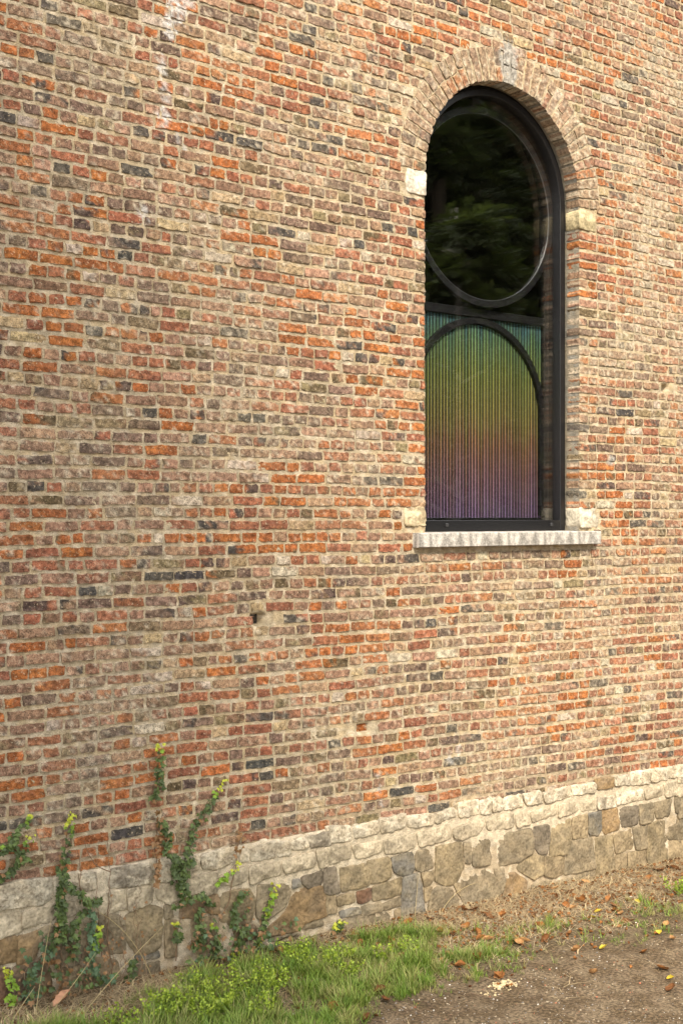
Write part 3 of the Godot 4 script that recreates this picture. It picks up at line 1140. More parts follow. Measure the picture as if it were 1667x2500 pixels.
func build_plinth(house: Node3D) -> void:
	# bed of mortar
	var mb := MB.new()
	var step := 0.0165
	var nx := int((X1 - X0) / step) + 1
	var ny := 68
	for j in ny:
		for i in nx:
			var x := X0 + i * step
			var y := -0.30 + j * step
			var top := base_y(x) - 0.022 + n_mid.get_noise_2d(x * 0.4, 1.0) * 0.02
			y = minf(y, top)
			var z := bow(x, y) + 0.0115 + n_fine.get_noise_2d(x, y) * 0.0030 + n_mid.get_noise_2d(x, y) * 0.0035
			if y >= top - 0.001:
				z = bow(x, y) - 0.01
			var c := Color(0.56, 0.45, 0.31).lerp(Color(0.70, 0.60, 0.46), clampf(n_mid.get_noise_2d(x, y + 5.0) * 2.0 + 0.3, 0, 1))
			if y > top - 0.26:
				c = c.lerp(Color(0.72, 0.615, 0.46), 0.8)
			mb.vert(Vector3(x, y, z), c)
	mb.grid(0, nx, ny)
	var bed := part("plinth", mb.mesh(M.mortar), house, "rubble stone plinth with pale lime joints under the brickwork")
	var r := RandomNumberGenerator.new()
	r.seed = 31
	for s in STONES:
		var o := PackedVector2Array()
		var raw: Array = s[1]
		for k in range(0, raw.size(), 2):
			o.append(Vector2(raw[k], raw[k + 1]))
		stone_block(bed, s[0], o, r)
	# the plinth goes on to both sides of what the stones above cover
	for side in [[X0, -2.17], [3.08, X1]]:
		var x: float = side[0]
		while x < side[1]:
			var w := r.randf_range(0.13, 0.26)
			w = minf(w, side[1] - x)
			var top := base_y(x + w / 2)
			var y := top - 0.012
			for h in [0.085, 0.105, 0.15, 0.17, 0.17]:
				var hh: float = h * r.randf_range(0.9, 1.1)
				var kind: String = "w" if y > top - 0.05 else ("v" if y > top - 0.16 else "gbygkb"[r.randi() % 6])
				if w > 0.06:
					var j := func() -> Vector2: return Vector2(r.randf_range(-0.008, 0.008), r.randf_range(-0.01, 0.01))
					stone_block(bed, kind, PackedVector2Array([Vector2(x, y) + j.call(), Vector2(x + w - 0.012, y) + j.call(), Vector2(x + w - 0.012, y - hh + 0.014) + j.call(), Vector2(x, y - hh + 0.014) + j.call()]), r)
				y -= hh
			x += w


func stone_block(bed: Node3D, kind: String, o: PackedVector2Array, r: RandomNumberGenerator) -> void:
	var mb := MB.new()
	var pale := kind in ["w", "v", "m"]
	var f := r.randf_range(0.88, 1.12)
	var a: Color = ROCK[kind][0] * f
	var b: Color = ROCK[kind][1] * f
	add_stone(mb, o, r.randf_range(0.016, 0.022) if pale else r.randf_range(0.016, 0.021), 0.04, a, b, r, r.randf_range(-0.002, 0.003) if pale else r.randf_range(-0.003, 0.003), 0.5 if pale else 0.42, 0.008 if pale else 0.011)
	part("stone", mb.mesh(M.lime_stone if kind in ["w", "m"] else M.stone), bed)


func build_dressings(house: Node3D) -> void:
	var r := RandomNumberGenerator.new()
	r.seed = 12
	var rect := func(x0: float, y0: float, x1: float, y1: float) -> PackedVector2Array:
		return PackedVector2Array([Vector2(x0, y1), Vector2(x1, y1), Vector2(x1, y0), Vector2(x0, y0)])
	var blocks := [
		[rect.call(0.492, 4.388, 0.648, 4.535), Color(0.84, 0.77, 0.64), Color(0.78, 0.70, 0.57), 0.3, "smooth pale limestone impost block of the arch"],
		[rect.call(2.026, 4.385, 2.206, 4.522), Color(0.74, 0.62, 0.38), Color(0.58, 0.48, 0.29), 1.0, "yellowish pitted limestone impost block of the arch"],
		[rect.call(0.475, 2.385, 0.644, 2.500), Color(0.72, 0.60, 0.40), Color(0.60, 0.48, 0.30), 1.2, "rough buff limestone block above the sill"],
		[rect.call(2.030, 2.365, 2.240, 2.505), Color(0.80, 0.72, 0.57), Color(0.55, 0.48, 0.37), 1.2, "flaking cream limestone block above the sill"],
	]
	for q in blocks:
		var mb := MB.new()
		add_stone(mb, q[0], 0.003, 0.11, q[1], q[2], r, 0.002, q[3])
		part("limestone_block", mb.mesh(M.stone), house, q[4])
	# sill: a cast slab with small chamfers
	var sb := MB.new()
	var lo := Vector3(0.54, 2.256, -0.12)
	var hi := Vector3(2.186, SILL, 0.06)
	var c := 0.004
	var nx := 130
	# profile in (z, y), swept along x
	var prof := [Vector2(lo.z, hi.y + 0.004), Vector2(hi.z - c, hi.y), Vector2(hi.z, hi.y - c), Vector2(hi.z, (hi.y + lo.y) / 2), Vector2(hi.z, lo.y + c), Vector2(hi.z - c, lo.y), Vector2(hi.z - 0.02, lo.y), Vector2(lo.z, lo.y)]
	for i in nx + 1:
		var x := lerpf(lo.x, hi.x, float(i) / nx)
		for p in prof:
			var streak := clampf(n_fine.get_noise_2d(x * 1.6, p.y * 1.6) * 0.9 + n_mid.get_noise_2d(x * 0.7, p.y * 2.0) * 1.2 + 0.3, 0.0, 1.0)
			if x < 0.72 or x > 2.10:
				streak *= 0.25
			var col := Color(0.69, 0.645, 0.59).lerp(Color(0.55, 0.51, 0.46), streak)
			sb.vert(Vector3(x, p.y + n_mid.get_noise_2d(x, p.x) * 0.0004, p.x + n_mid.get_noise_2d(x, p.y) * 0.0003), col)
	sb.grid(0, prof.size(), nx + 1)
	for e in [0, nx]:
		var b0: int = e * prof.size()
		var f := sb.v.size()
		for k in prof.size():
			sb.vert(sb.v[b0 + k], sb.c[b0 + k])
		for k in range(1, prof.size() - 1):
			sb.tri(f, f + k, f + k + 1)
	part("window_sill", sb.mesh(M.sill, true), house, "pale stained concrete window sill")


func add_box(mb: MB, lo: Vector3, hi: Vector3, col := Color.WHITE) -> void:
	var f := mb.v.size()
	for k in 8:
		mb.vert(Vector3(hi.x if k & 1 else lo.x, hi.y if k & 2 else lo.y, hi.z if k & 4 else lo.z), col)
	for q in [[0, 1, 3, 2], [4, 6, 7, 5], [0, 4, 5, 1], [2, 3, 7, 6], [0, 2, 6, 4], [1, 5, 7, 3]]:
		mb.quad(f + q[0], f + q[1], f + q[2], f + q[3])


func box_mesh(lo: Vector3, hi: Vector3, mat: Material, bevel := 0.0) -> ArrayMesh:
	var mb := MB.new()
	if bevel <= 0.0:
		add_box(mb, lo, hi)
		return mb.mesh(mat, true)
	var b := Vector3.ONE * bevel
	# rounded box: three slabs' corners hulled by hand
	var f := mb.v.size()
	for k in 8:
		var s := Vector3(1 if k & 1 else -1, 1 if k & 2 else -1, 1 if k & 4 else -1)
		var p := Vector3(hi.x if k & 1 else lo.x, hi.y if k & 2 else lo.y, hi.z if k & 4 else lo.z)
		mb.vert(p - Vector3(0, s.y * b.y, s.z * b.z))
		mb.vert(p - Vector3(s.x * b.x, 0, s.z * b.z))
		mb.vert(p - Vector3(s.x * b.x, s.y * b.y, 0))
		mb.tri(f + k * 3, f + k * 3 + 1, f + k * 3 + 2)
	var faces := [[0, [0, 2, 6, 4]], [0, [1, 5, 7, 3]], [1, [0, 4, 5, 1]], [1, [2, 3, 7, 6]], [2, [0, 1, 3, 2]], [2, [4, 6, 7, 5]]]
	for q in faces:
		var ax: int = q[0]
		var kk: Array = q[1]
		mb.quad(f + kk[0] * 3 + ax, f + kk[1] * 3 + ax, f + kk[2] * 3 + ax, f + kk[3] * 3 + ax)
	for ax in 3:
		for k in 8:
			var bit := 1 << ax
			if k & bit:
				continue
			var o := k | bit
			var a1 := (ax + 1) % 3
			var a2 := (ax + 2) % 3
			mb.quad(f + k * 3 + a1, f + o * 3 + a1, f + o * 3 + a2, f + k * 3 + a2)
	return mb.mesh(mat, true)


func build_core(house: Node3D) -> void:
	# masonry behind the face, and the unlit room behind the window
	var mb := MB.new()
	add_box(mb, Vector3(X0, -0.3, -0.36), Vector3(OX - OR - 0.03, Y1, -0.100))
	add_box(mb, Vector3(OX + OR + 0.03, -0.3, -0.36), Vector3(X1, Y1, -0.100))
	add_box(mb, Vector3(OX - OR - 0.03, -0.3, -0.36), Vector3(OX + OR + 0.03, SILL - 0.09, -0.100))
	add_box(mb, Vector3(OX - OR - 0.03, SPRING + OR + 0.03, -0.36), Vector3(OX + OR + 0.03, Y1, -0.100))
	add_box(mb, Vector3(X0, Y1, -0.36), Vector3(X1, 9.2, -0.002))
	var core := part("wall_core", mb.mesh(M.masonry, true), house)
	core.set_meta("kind", "structure")
	var rb := MB.new()
	var a := Vector3(-3.0, -0.2, -11.0)
	var b := Vector3(5.0, 9.0, -0.36)
	add_box(rb, Vector3(a.x - 0.1, a.y - 0.1, a.z), Vector3(a.x, b.y + 0.1, b.z))
	add_box(rb, Vector3(b.x, a.y - 0.1, a.z), Vector3(b.x + 0.1, b.y + 0.1, b.z))
	add_box(rb, Vector3(a.x, a.y - 0.1, a.z), Vector3(b.x, a.y, b.z))
	add_box(rb, Vector3(a.x, b.y, a.z), Vector3(b.x, b.y + 0.1, b.z))
	add_box(rb, Vector3(a.x - 0.1, a.y - 0.1, a.z - 0.1), Vector3(b.x + 0.1, b.y + 0.1, a.z))
	var room := part("inner_room", rb.mesh(M.plaster, true), house)
	room.set_meta("kind", "structure")


# flat bar between two outlines of the same number of points, from z0 (front) back to z1
func band(outer: PackedVector2Array, inner: PackedVector2Array, z0: float, z1: float, mat: Material, closed: bool, bevel := 0.003) -> ArrayMesh:
	var mb := MB.new()
	var n := outer.size()
	for k in n:
		var d := (inner[k] - outer[k]).normalized() * bevel
		for p in [[outer[k], z1], [outer[k], z0 - bevel], [outer[k] + d, z0], [inner[k] - d, z0], [inner[k], z0 - bevel], [inner[k], z1]]:
			var q: Vector2 = p[0]
			mb.vert(Vector3(q.x, q.y, p[1]))
	for k in (n if closed else n - 1):
		var a := k * 6
		var b := ((k + 1) % n) * 6
		for s in 6:
			var s2 := (s + 1) % 6
			mb.quad(a + s, a + s2, b + s2, b + s)
	if not closed:
		for e in [0, (n - 1) * 6]:
			for k in range(1, 5):
				mb.tri(e, e + k, e + k + 1)
	return mb.mesh(mat, true)


func circle(c: Vector2, r: float, from: float, to: float, steps: int, legs := 0.0) -> PackedVector2Array:
	var out := PackedVector2Array()
	if legs > 0.0:
		out.append(c + Vector2(cos(from), sin(from)) * r - Vector2(0, legs))
	for k in steps + (0 if is_equal_approx(absf(to - from), TAU) else 1):
		var t := lerpf(from, to, float(k) / steps)
		out.append(c + Vector2(cos(t), sin(t)) * r)
	if legs > 0.0:
		out.append(c + Vector2(cos(to), sin(to)) * r - Vector2(0, legs))
	return out


func pane(d: float, z: float) -> ArrayMesh:
	var mb := MB.new()
	var path := opening_path(d, 48, SILL + 0.05)
	for zz in [z, z - 0.006]:       # both faces of a 6 mm pane
		var mid := mb.vert(Vector3(OX, 3.6, zz))
		for p in path:
			mb.vert(Vector3(p.x, p.y, zz))
		for k in path.size():
			mb.tri(mid, mid + 1 + k, mid + 1 + (k + 1) % path.size())
	return mb.mesh(M.glass, true)


func build_window(house: Node3D) -> void:
	# outer frame: a recessed outer stop and a proud inner face, both arched
	var win := part("window", band(opening_path(0.026, 48, SILL + 0.008), opening_path(0.066, 48, SILL + 0.008), -0.106, -0.175, M.frame, false), house, "black arched window frame with a bottom rail")
	part("lining", band(opening_path(-0.03, 48, SILL - 0.02), opening_path(0.004, 48, SILL - 0.02), -0.178, -0.362, M.gasket, false), win)
	part("frame_stop", band(opening_path(-0.001, 48, SILL + 0.006), opening_path(0.0265, 48, SILL + 0.006), -0.122, -0.180, M.gasket, false), win)
	part("bottom_rail", box_mesh(Vector3(OX - OR + 0.067, SILL + 0.008, -0.175), Vector3(OX + OR - 0.067, SILL + 0.076, -0.1065), M.frame, 0.003), win)
	for x in [0.916, 1.873]:
		part("drain_cap", box_mesh(Vector3(x - 0.012, SILL + 0.035, -0.108), Vector3(x + 0.012, SILL + 0.057, -0.094), M.cap, 0.003), win)
	part("pane", pane(0.06, -0.142), win)
	part("pane", pane(0.06, -0.160), win)
	# the ring is glazed as well
	var rp := MB.new()
	for zz in [-0.200, -0.206]:
		var mid := rp.vert(Vector3(OX, 4.462, zz))
		for p in circle(Vector2(OX, 4.462), 0.612, 0, TAU, 64):
			rp.vert(Vector3(p.x, p.y, zz))
		for k in 64:
			rp.tri(mid, mid + 1 + k, mid + 1 + (k + 1) % 64)
	part("pane", rp.mesh(M.glass, true), win)
	# inner screen of black bars: posts, rails, an arch below and a full ring above
	var zf := -0.236
	var zb := -0.275
	for s in [-1.0, 1.0]:
		part("post", box_mesh(Vector3(OX + s * 0.634 - 0.02, SILL + 0.05, zb), Vector3(OX + s * 0.634 + 0.02, 4.45, zf), M.screen, 0.002), win)
	part("rail", box_mesh(Vector3(OX - 0.612, 3.748, zb), Vector3(OX + 0.612, 3.803, zf), M.screen, 0.002), win)
	part("rail", box_mesh(Vector3(OX - 0.612, 2.405, zb), Vector3(OX + 0.612, 2.434, zf), M.screen, 0.002), win)
	var ac := Vector2(OX, 3.128)
	part("arch_bar", band(circle(ac, 0.618, PI, 0.0, 64, 0.68), circle(ac, 0.576, PI, 0.0, 64, 0.68), zf - 0.002, zb + 0.002, M.screen, false, 0.002), win)
	var rc := Vector2(OX, 4.462)
	part("ring_bar", band(circle(rc, 0.652, 0, TAU, 96), circle(rc, 0.608, 0, TAU, 96), -0.188, -0.216, M.screen, true, 0.002), win)
	part("ring_glint", band(circle(rc, 0.6078, 0, TAU, 96), circle(rc, 0.6045, 0, TAU, 96), -0.190, -0.198, M.glint, true, 0.001), win)  # thin pale band imitates the bright reflection along the ring edge
	# ribbed sheet with coloured stripes
	var pb := MB.new()
	var ribs := 44
	var per := 8
	var w := 1.224
	for k in ribs * per + 1:
		var f := float(k) / (ribs * per)
		var x := OX - w / 2 + f * w
		var z := -0.268 + 0.0022 * absf(sin(PI * k / per))
		for y in [2.434, 3.748]:
			pb.vert(Vector3(x, y, z))
			pb.uv.append(Vector2(f, (3.748 - y) / 1.314))
	pb.grid(0, 2, ribs * per + 1)
	part("striped_sheet", pb.mesh(stripes()), win, "ribbed sheet with fine vertical stripes from green to violet")


func stripes() -> StandardMaterial3D:
	var r := RandomNumberGenerator.new()
	r.seed = 9
	var wide := 1056
	var tall := 256
	var im := Image.create(wide, tall, false, Image.FORMAT_RGB8)
	# printed inks from the top edge down
	var ink := [[0.0, Color(0.30, 0.55, 0.60)], [0.10, Color(0.42, 0.62, 0.42)], [0.28, Color(0.60, 0.66, 0.28)], [0.50, Color(0.68, 0.62, 0.30)], [0.64, Color(0.68, 0.48, 0.33)], [0.80, Color(0.62, 0.44, 0.48)], [1.0, Color(0.54, 0.43, 0.64)]]
	# each rib carries the same run of thin lines, a little varied
	var ribs := 44
	var per := wide / ribs
	for rib in ribs:
		var shift := r.randf_range(-0.05, 0.05)
		var gain := r.randf_range(0.95, 1.2)
		for s in per:
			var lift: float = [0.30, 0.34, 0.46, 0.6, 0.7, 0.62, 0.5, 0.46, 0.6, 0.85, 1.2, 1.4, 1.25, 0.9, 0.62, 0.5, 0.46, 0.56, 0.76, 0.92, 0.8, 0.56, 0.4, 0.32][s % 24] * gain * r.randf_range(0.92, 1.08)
			var cool := s >= 18 and s <= 20
			for y in tall:
				var t := clampf(float(y) / tall + shift, 0.0, 1.0)
				var c := Color.BLACK
				for k in ink.size() - 1:
					if t >= ink[k][0]:
						var g: float = (t - ink[k][0]) / (ink[k + 1][0] - ink[k][0])
						c = (ink[k][1] as Color).lerp(ink[k + 1][1], clampf(g, 0, 1))
				if cool:
					c = c.lerp(Color(0.30, 0.52, 0.58) if t < 0.6 else Color(0.38, 0.38, 0.58), 0.6)
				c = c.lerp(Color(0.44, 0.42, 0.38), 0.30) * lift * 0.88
				im.set_pixel(rib * per + s, y, Color(clampf(c.r, 0, 1), clampf(c.g, 0, 1), clampf(c.b, 0, 1)))
	var m := StandardMaterial3D.new()
	m.albedo_texture = tex(im)
	m.roughness = 0.35
	return m


# ------------------------------------------------------------------ ground
func spread(lo: float, hi: float, step: float, far: float, first: float) -> PackedFloat32Array:
	var out := PackedFloat32Array()
	var n := int((hi - lo) / step)
	for k in n + 1:
		out.append(lo + (hi - lo) * k / n)
	var d := step
	var x := hi
	while x < far:
		d *= 1.35
		x = minf(x + d, far)
		out.append(x)
	d = step
	x = lo
	while x > first:
		d *= 1.35
		x = maxf(x - d, first)
		out.insert(0, x)
	return out


# how much green grows at a place: thick to the left near the wall, thinner to the right, none on the trodden path
func grass_at(x: float, z: float) -> float:
	var n := n_low.get_noise_2d(x * 2.6 + 11.0, z * 2.6)
	var fine := n_mid.get_noise_2d(x * 0.35, z * 0.35)
	var path := smoothstep(0.78, 1.12, z + n * 0.22 + fine * 0.12 - clampf(-0.5 - x, 0.0, 1.2) * 0.9 - clampf(x - 0.9, 0.0, 2.0) * 0.25)
	var thick := clampf(0.92 - (x + 0.35) * 0.42, 0.42, 0.92)
	var rim := smoothstep(0.03, 0.16, z - clampf(x, 0.0, 1.6) * 0.24 - clampf(-1.05 - x, 0.0, 0.6) * 0.35)
	return clampf(thick * rim * (1.0 - path) * (1.0 + n * 1.1 + fine * 1.5), 0.0, 1.0)


func soil_y(x: float, z: float) -> float:
	var y := ground_y(x, z)
	if absf(x) < 9.0 and z > -1.0 and z < 9.0:
		y += n_low.get_noise_2d(x * 1.6, z * 1.6 + 90.0) * 0.018 + n_mid.get_noise_2d(x * 0.5, z * 0.5) * 0.009
		y += 0.035 * exp(-maxf(z, 0.0) / 0.12)
	return y


func build_ground() -> void:
	var xs := spread(-3.2, 4.6, 0.03, 160.0, -160.0)
	var zs := spread(-0.1, 3.0, 0.03, 160.0, -60.0)
	var mb := MB.new()
	for z in zs:
		for x in xs:
			var y := soil_y(x, z)
			var near := absf(x) < 9.0 and z < 9.0 and z > -1.0
			if near:
				y += n_fine.get_noise_2d(x, z) * 0.003
			var g := grass_at(x, z) if near else 0.3
			var c := Color(0.185, 0.130, 0.078)
			c = c.lerp(Color(0.30, 0.225, 0.145), clampf(n_mid.get_noise_2d(x * 0.5, z * 0.5 + 30.0) * 1.5 + 0.35, 0.0, 1.0))
			c = c.lerp(Color(0.115, 0.095, 0.045), g * 0.8)
			c = c.lerp(Color(0.34, 0.265, 0.17), clampf((0.6 - z) * 2.0, 0.0, 0.6) * clampf(x + 0.6, 0.0, 1.0))
			mb.vert(Vector3(x, y, z), c)
	mb.grid(0, xs.size(), zs.size())
	var o := MeshInstance3D.new()
	o.name = "ground"
	o.mesh = mb.mesh(M.soil)
	add_child(o)
	o.set_meta("kind", "structure")
	o.set_meta("label", "brown earth ground with a trodden path")


func blade(mb: MB, root: Vector3, lean: Vector3, h: float, w: float, side: Vector3, segs: int, col: Color, tip: Color) -> void:
	var f := mb.v.size()
	for k in segs:
		var t := float(k) / segs
		var p := root + Vector3.UP * h * t * (1.0 - 0.25 * t * lean.length() * 4.0) + lean * t * t
		var ww := w * (1.0 - 0.75 * t)
		mb.vert(p - side * ww, col.lerp(tip, t))
		mb.vert(p + side * ww, col.lerp(tip, t))
	mb.vert(root + Vector3.UP * h * (1.0 - 0.25 * lean.length() * 4.0) + lean, tip)
	for k in segs - 1:
		mb.quad(f + k * 2, f + k * 2 + 1, f + k * 2 + 3, f + k * 2 + 2)
	mb.tri(f + segs * 2 - 2, f + segs * 2 - 1, f + segs * 2)


func tuft(r: RandomNumberGenerator, n: int, h: float, spreadr: float, mat: Material, lie := 0.0, wide := 0.0022) -> ArrayMesh:
	var mb := MB.new()
	for k in n:
		var shade := r.randf_range(0.65, 1.35)      # blades differ in colour
		var t := r.randf() * TAU
		var d := Vector3(cos(t), 0, sin(t))
		var root := d * r.randf() * spreadr
		var t2 := t + r.randf_range(-1.2, 1.2)
		var hh := h * r.randf_range(0.45, 1.1)
		var lean := Vector3(cos(t2), 0, sin(t2)) * hh * r.randf_range(0.15, 0.95)
		if lie > 0.0:
			lean *= 1.8
			hh *= 1.0 - lie
		blade(mb, root, lean, hh, wide * r.randf_range(0.7, 1.3), Vector3(-sin(t2), 0, cos(t2)), 3, Color(1, 1, 1) * shade, Color(1, 1, 1) * shade)
	return mb.mesh(mat)


func build_ground_cover() -> void:
	var r := RandomNumberGenerator.new()
	r.seed = 55
	# green grass
	var kinds := []
	for k in 4:
		kinds.append(tuft(r, 9, [0.04, 0.055, 0.08, 0.05][k], 0.022, M.leaf))
	var put := [[], [], [], []]
	var tint := [[], [], [], []]
	for k in 34000:
		var x := r.randf_range(-2.9, 4.2)
		var z := r.randf_range(0.02, 2.2)
		if r.randf() < 0.5:
			x = r.randf_range(-2.4, 0.6)
			z = r.randf_range(0.02, 1.4)
		var g := grass_at(x, z)
		if r.randf() > g * g * 1.0 + g * 0.12:
			continue
		var s := r.randf_range(0.5, 1.25) * (0.5 + 0.6 * g)
		var j := r.randi() % 4
		put[j].append(Transform3D(Basis(Vector3.UP, r.randf() * TAU).scaled(Vector3(s, s, s)), Vector3(x, soil_y(x, z) - 0.006, z)))
		var dry := clampf(n_mid.get_noise_2d(x * 0.6, z * 0.6 + 3.0) * 1.4 + r.randf_range(-0.25, 0.35) + 0.15 * (1.0 - g), 0.0, 1.0)
		tint[j].append(Color(0.11, 0.22, 0.024).lerp(Color(0.25, 0.34, 0.05), r.randf()).lerp(Color(0.46, 0.37, 0.17), dry * 0.85))
	var lawn := thing("grass", "short green grass growing along the foot of the wall", "grass")
	lawn.set_meta("kind", "stuff")
	for k in 4:
		many("blades", kinds[k], put[k], tint[k], lawn)
	# dead straw, mostly lying by the wall
	var sk := [tuft(r, 4, 0.10, 0.06, M.dry, 0.65, 0.0019), tuft(r, 3, 0.14, 0.08, M.dry, 0.82, 0.0018)]
	var sp := [[], []]
	var stn := [[], []]
	for k in 22000:
		var x := r.randf_range(-2.9, 4.2)
		var z := absf(r.randfn(0.0, 0.32)) + 0.01
		if r.randf() < 0.3:
			z = r.randf_range(0.0, 1.5)
		var keep := 0.22 + 0.7 * clampf(x + 0.7, 0.0, 1.0) * clampf(1.0 - z * 0.9, 0.0, 1.0)
		if x < -1.0 and z < 0.35:
			keep = 0.9
		keep *= 1.0 - 0.9 * smoothstep(0.75, 1.05, z + 0.2 * n_low.get_noise_2d(x * 2.0, z * 2.0))
		if r.randf() > keep:
			continue
		var s := r.randf_range(0.4, 1.1)
		var j := r.randi() % 2
		sp[j].append(Transform3D(Basis(Vector3.UP, r.randf() * TAU).scaled(Vector3(s, s, s)), Vector3(x, soil_y(x, z) - 0.003, z)))
		stn[j].append(Color(0.62, 0.49, 0.29).lerp(Color(0.26, 0.17, 0.095), pow(r.randf(), 1.4)) * r.randf_range(0.75, 1.2))
	var straw := thing("dry_grass", "matted dead straw lying along the base of the plinth", "straw")
	straw.set_meta("kind", "stuff")
	for k in 2:
		many("blades", sk[k], sp[k], stn[k], straw)
	# bright small-leaved weeds
	for q in WEEDS:
		weed(Vector3(q[0], 0, q[1]), q[2], r)


func weed(at: Vector3, size: float, r: RandomNumberGenerator) -> void:
	at.y = soil_y(at.x, at.z) - 0.004
	var t := thing("weed", "low clump of bright yellow-green small-leaved weed in the grass", "weed", at, "bright weeds in the grass")
	var sm := MB.new()
	var lm := MB.new()
	var stems := int(14 * size)
	for k in stems:
		var a := r.randf() * TAU
		var reach := 0.07 * size * sqrt(r.randf())
		var h := (0.065 + r.randf() * 0.045) * (0.6 + 0.4 * size) * (1.0 - 4.0 * reach * reach)
		var top := Vector3(cos(a) * reach * 1.4, h, sin(a) * reach * 1.4)
		var foot := Vector3(cos(a) * reach * 0.6, 0, sin(a) * reach * 0.6)
		tube(sm, [foot, foot.lerp(top, 0.5) + Vector3(0, 0.01, 0), top], [0.0016, 0.0013, 0.0009], Color(0.16, 0.22, 0.05), 4)
		for j in 20:
			var f := r.randf_range(0.25, 1.08)
			var p := foot.lerp(top, f) + Vector3(r.randf_range(-1, 1), r.randf_range(-0.6, 0.6), r.randf_range(-1, 1)) * 0.014
			var d := Vector3(r.randf_range(-1, 1), r.randf_range(0.1, 0.9), r.randf_range(-1, 1)).normalized()
			var s := d.cross(Vector3(r.randf_range(-1, 1), r.randf_range(-1, 1), r.randf_range(-1, 1))).normalized()
			var l := r.randf_range(0.010, 0.018)
			var c := Color(0.22, 0.33, 0.03).lerp(Color(0.40, 0.48, 0.06), r.randf() * f) * r.randf_range(0.75, 1.1)
			c.a = 1.0
			var b := lm.vert(p, c)
			lm.vert(p + d * l * 0.55 + s * l * 0.42, c)
			lm.vert(p + d * l, c)
			lm.vert(p + d * l * 0.55 - s * l * 0.42, c)
			lm.tri(b, b + 1, b + 2)
			lm.tri(b, b + 2, b + 3)
	part("stems", sm.mesh(M.leaf), t)
	part("foliage", lm.mesh(M.leaf, true), t)


func tube(mb: MB, pts: Array, rad: Array, col: Color, sides := 5) -> void:
	var first := mb.v.size()
	for k in pts.size():
		var p: Vector3 = pts[k]
		var a: Vector3 = pts[maxi(k - 1, 0)]
		var b: Vector3 = pts[mini(k + 1, pts.size() - 1)]
		var d := (b - a).normalized()
		var x := d.cross(Vector3(0.31, 0.17, 0.93)).normalized()
		var y := d.cross(x)
		for s in sides:
			var t := TAU * s / sides
			mb.vert(p + (x * cos(t) + y * sin(t)) * rad[k], col)
	for k in pts.size() - 1:
		for s in sides:
			var s2 := (s + 1) % sides
			var a := first + k * sides
			mb.quad(a + s, a + s2, a + sides + s2, a + sides + s)


# ------------------------------------------------------------------ ivy
func ivy_leaf(r: RandomNumberGenerator, c0: Color, c1: Color) -> ArrayMesh:
	# five-lobed leaf of unit length in the xy plane, stalk at the origin, folded along the midrib
	var rim := [Vector2(0.0, 0.0), Vector2(0.22, -0.12), Vector2(0.46, 0.0), Vector2(0.36, 0.2), Vector2(0.60, 0.42), Vector2(0.27, 0.50), Vector2(0.0, 1.0), Vector2(-0.27, 0.50), Vector2(-0.60, 0.42), Vector2(-0.36, 0.2), Vector2(-0.46, 0.0), Vector2(-0.22, -0.12)]
	var mb := MB.new()
	var fold := r.randf_range(0.12, 0.35)
	var curl := r.randf_range(-0.25, 0.12)
	var mid := mb.vert(Vector3(0, 0.32, 0.02), c0.lerp(c1, 0.5))
	for p in rim:
		mb.vert(Vector3(p.x, p.y, -absf(p.x) * fold + curl * p.y * p.y), c0.lerp(c1, r.randf()))
	for k in rim.size():
		mb.tri(mid, 1 + k, 1 + (k + 1) % rim.size())
	return mb.mesh(M.leaf, true)


const IVY_LABELS := [
	"dark ivy spreading over the bricks with two yellow-green tips", "long dense ivy hanging from bricks down over the pale stones",
	"short light green ivy sprig at the brown corner stone", "bare brown creeper stems with one bright green sprig",
	"tall upright ivy with withered brown leaves in its middle", "slanting ivy climbing towards the right up the bricks",
	"tangled low ivy over grey rubble and crumbling mortar", "short dark ivy on the grey-buff stone", "single ivy strand with yellow tip beside the orange-brown stone",
	"thin dry stem with withered leaves and a small green end", "small dark ivy clump at the foot of the plinth", "small ivy at the plinth foot with yellow leaves",
]


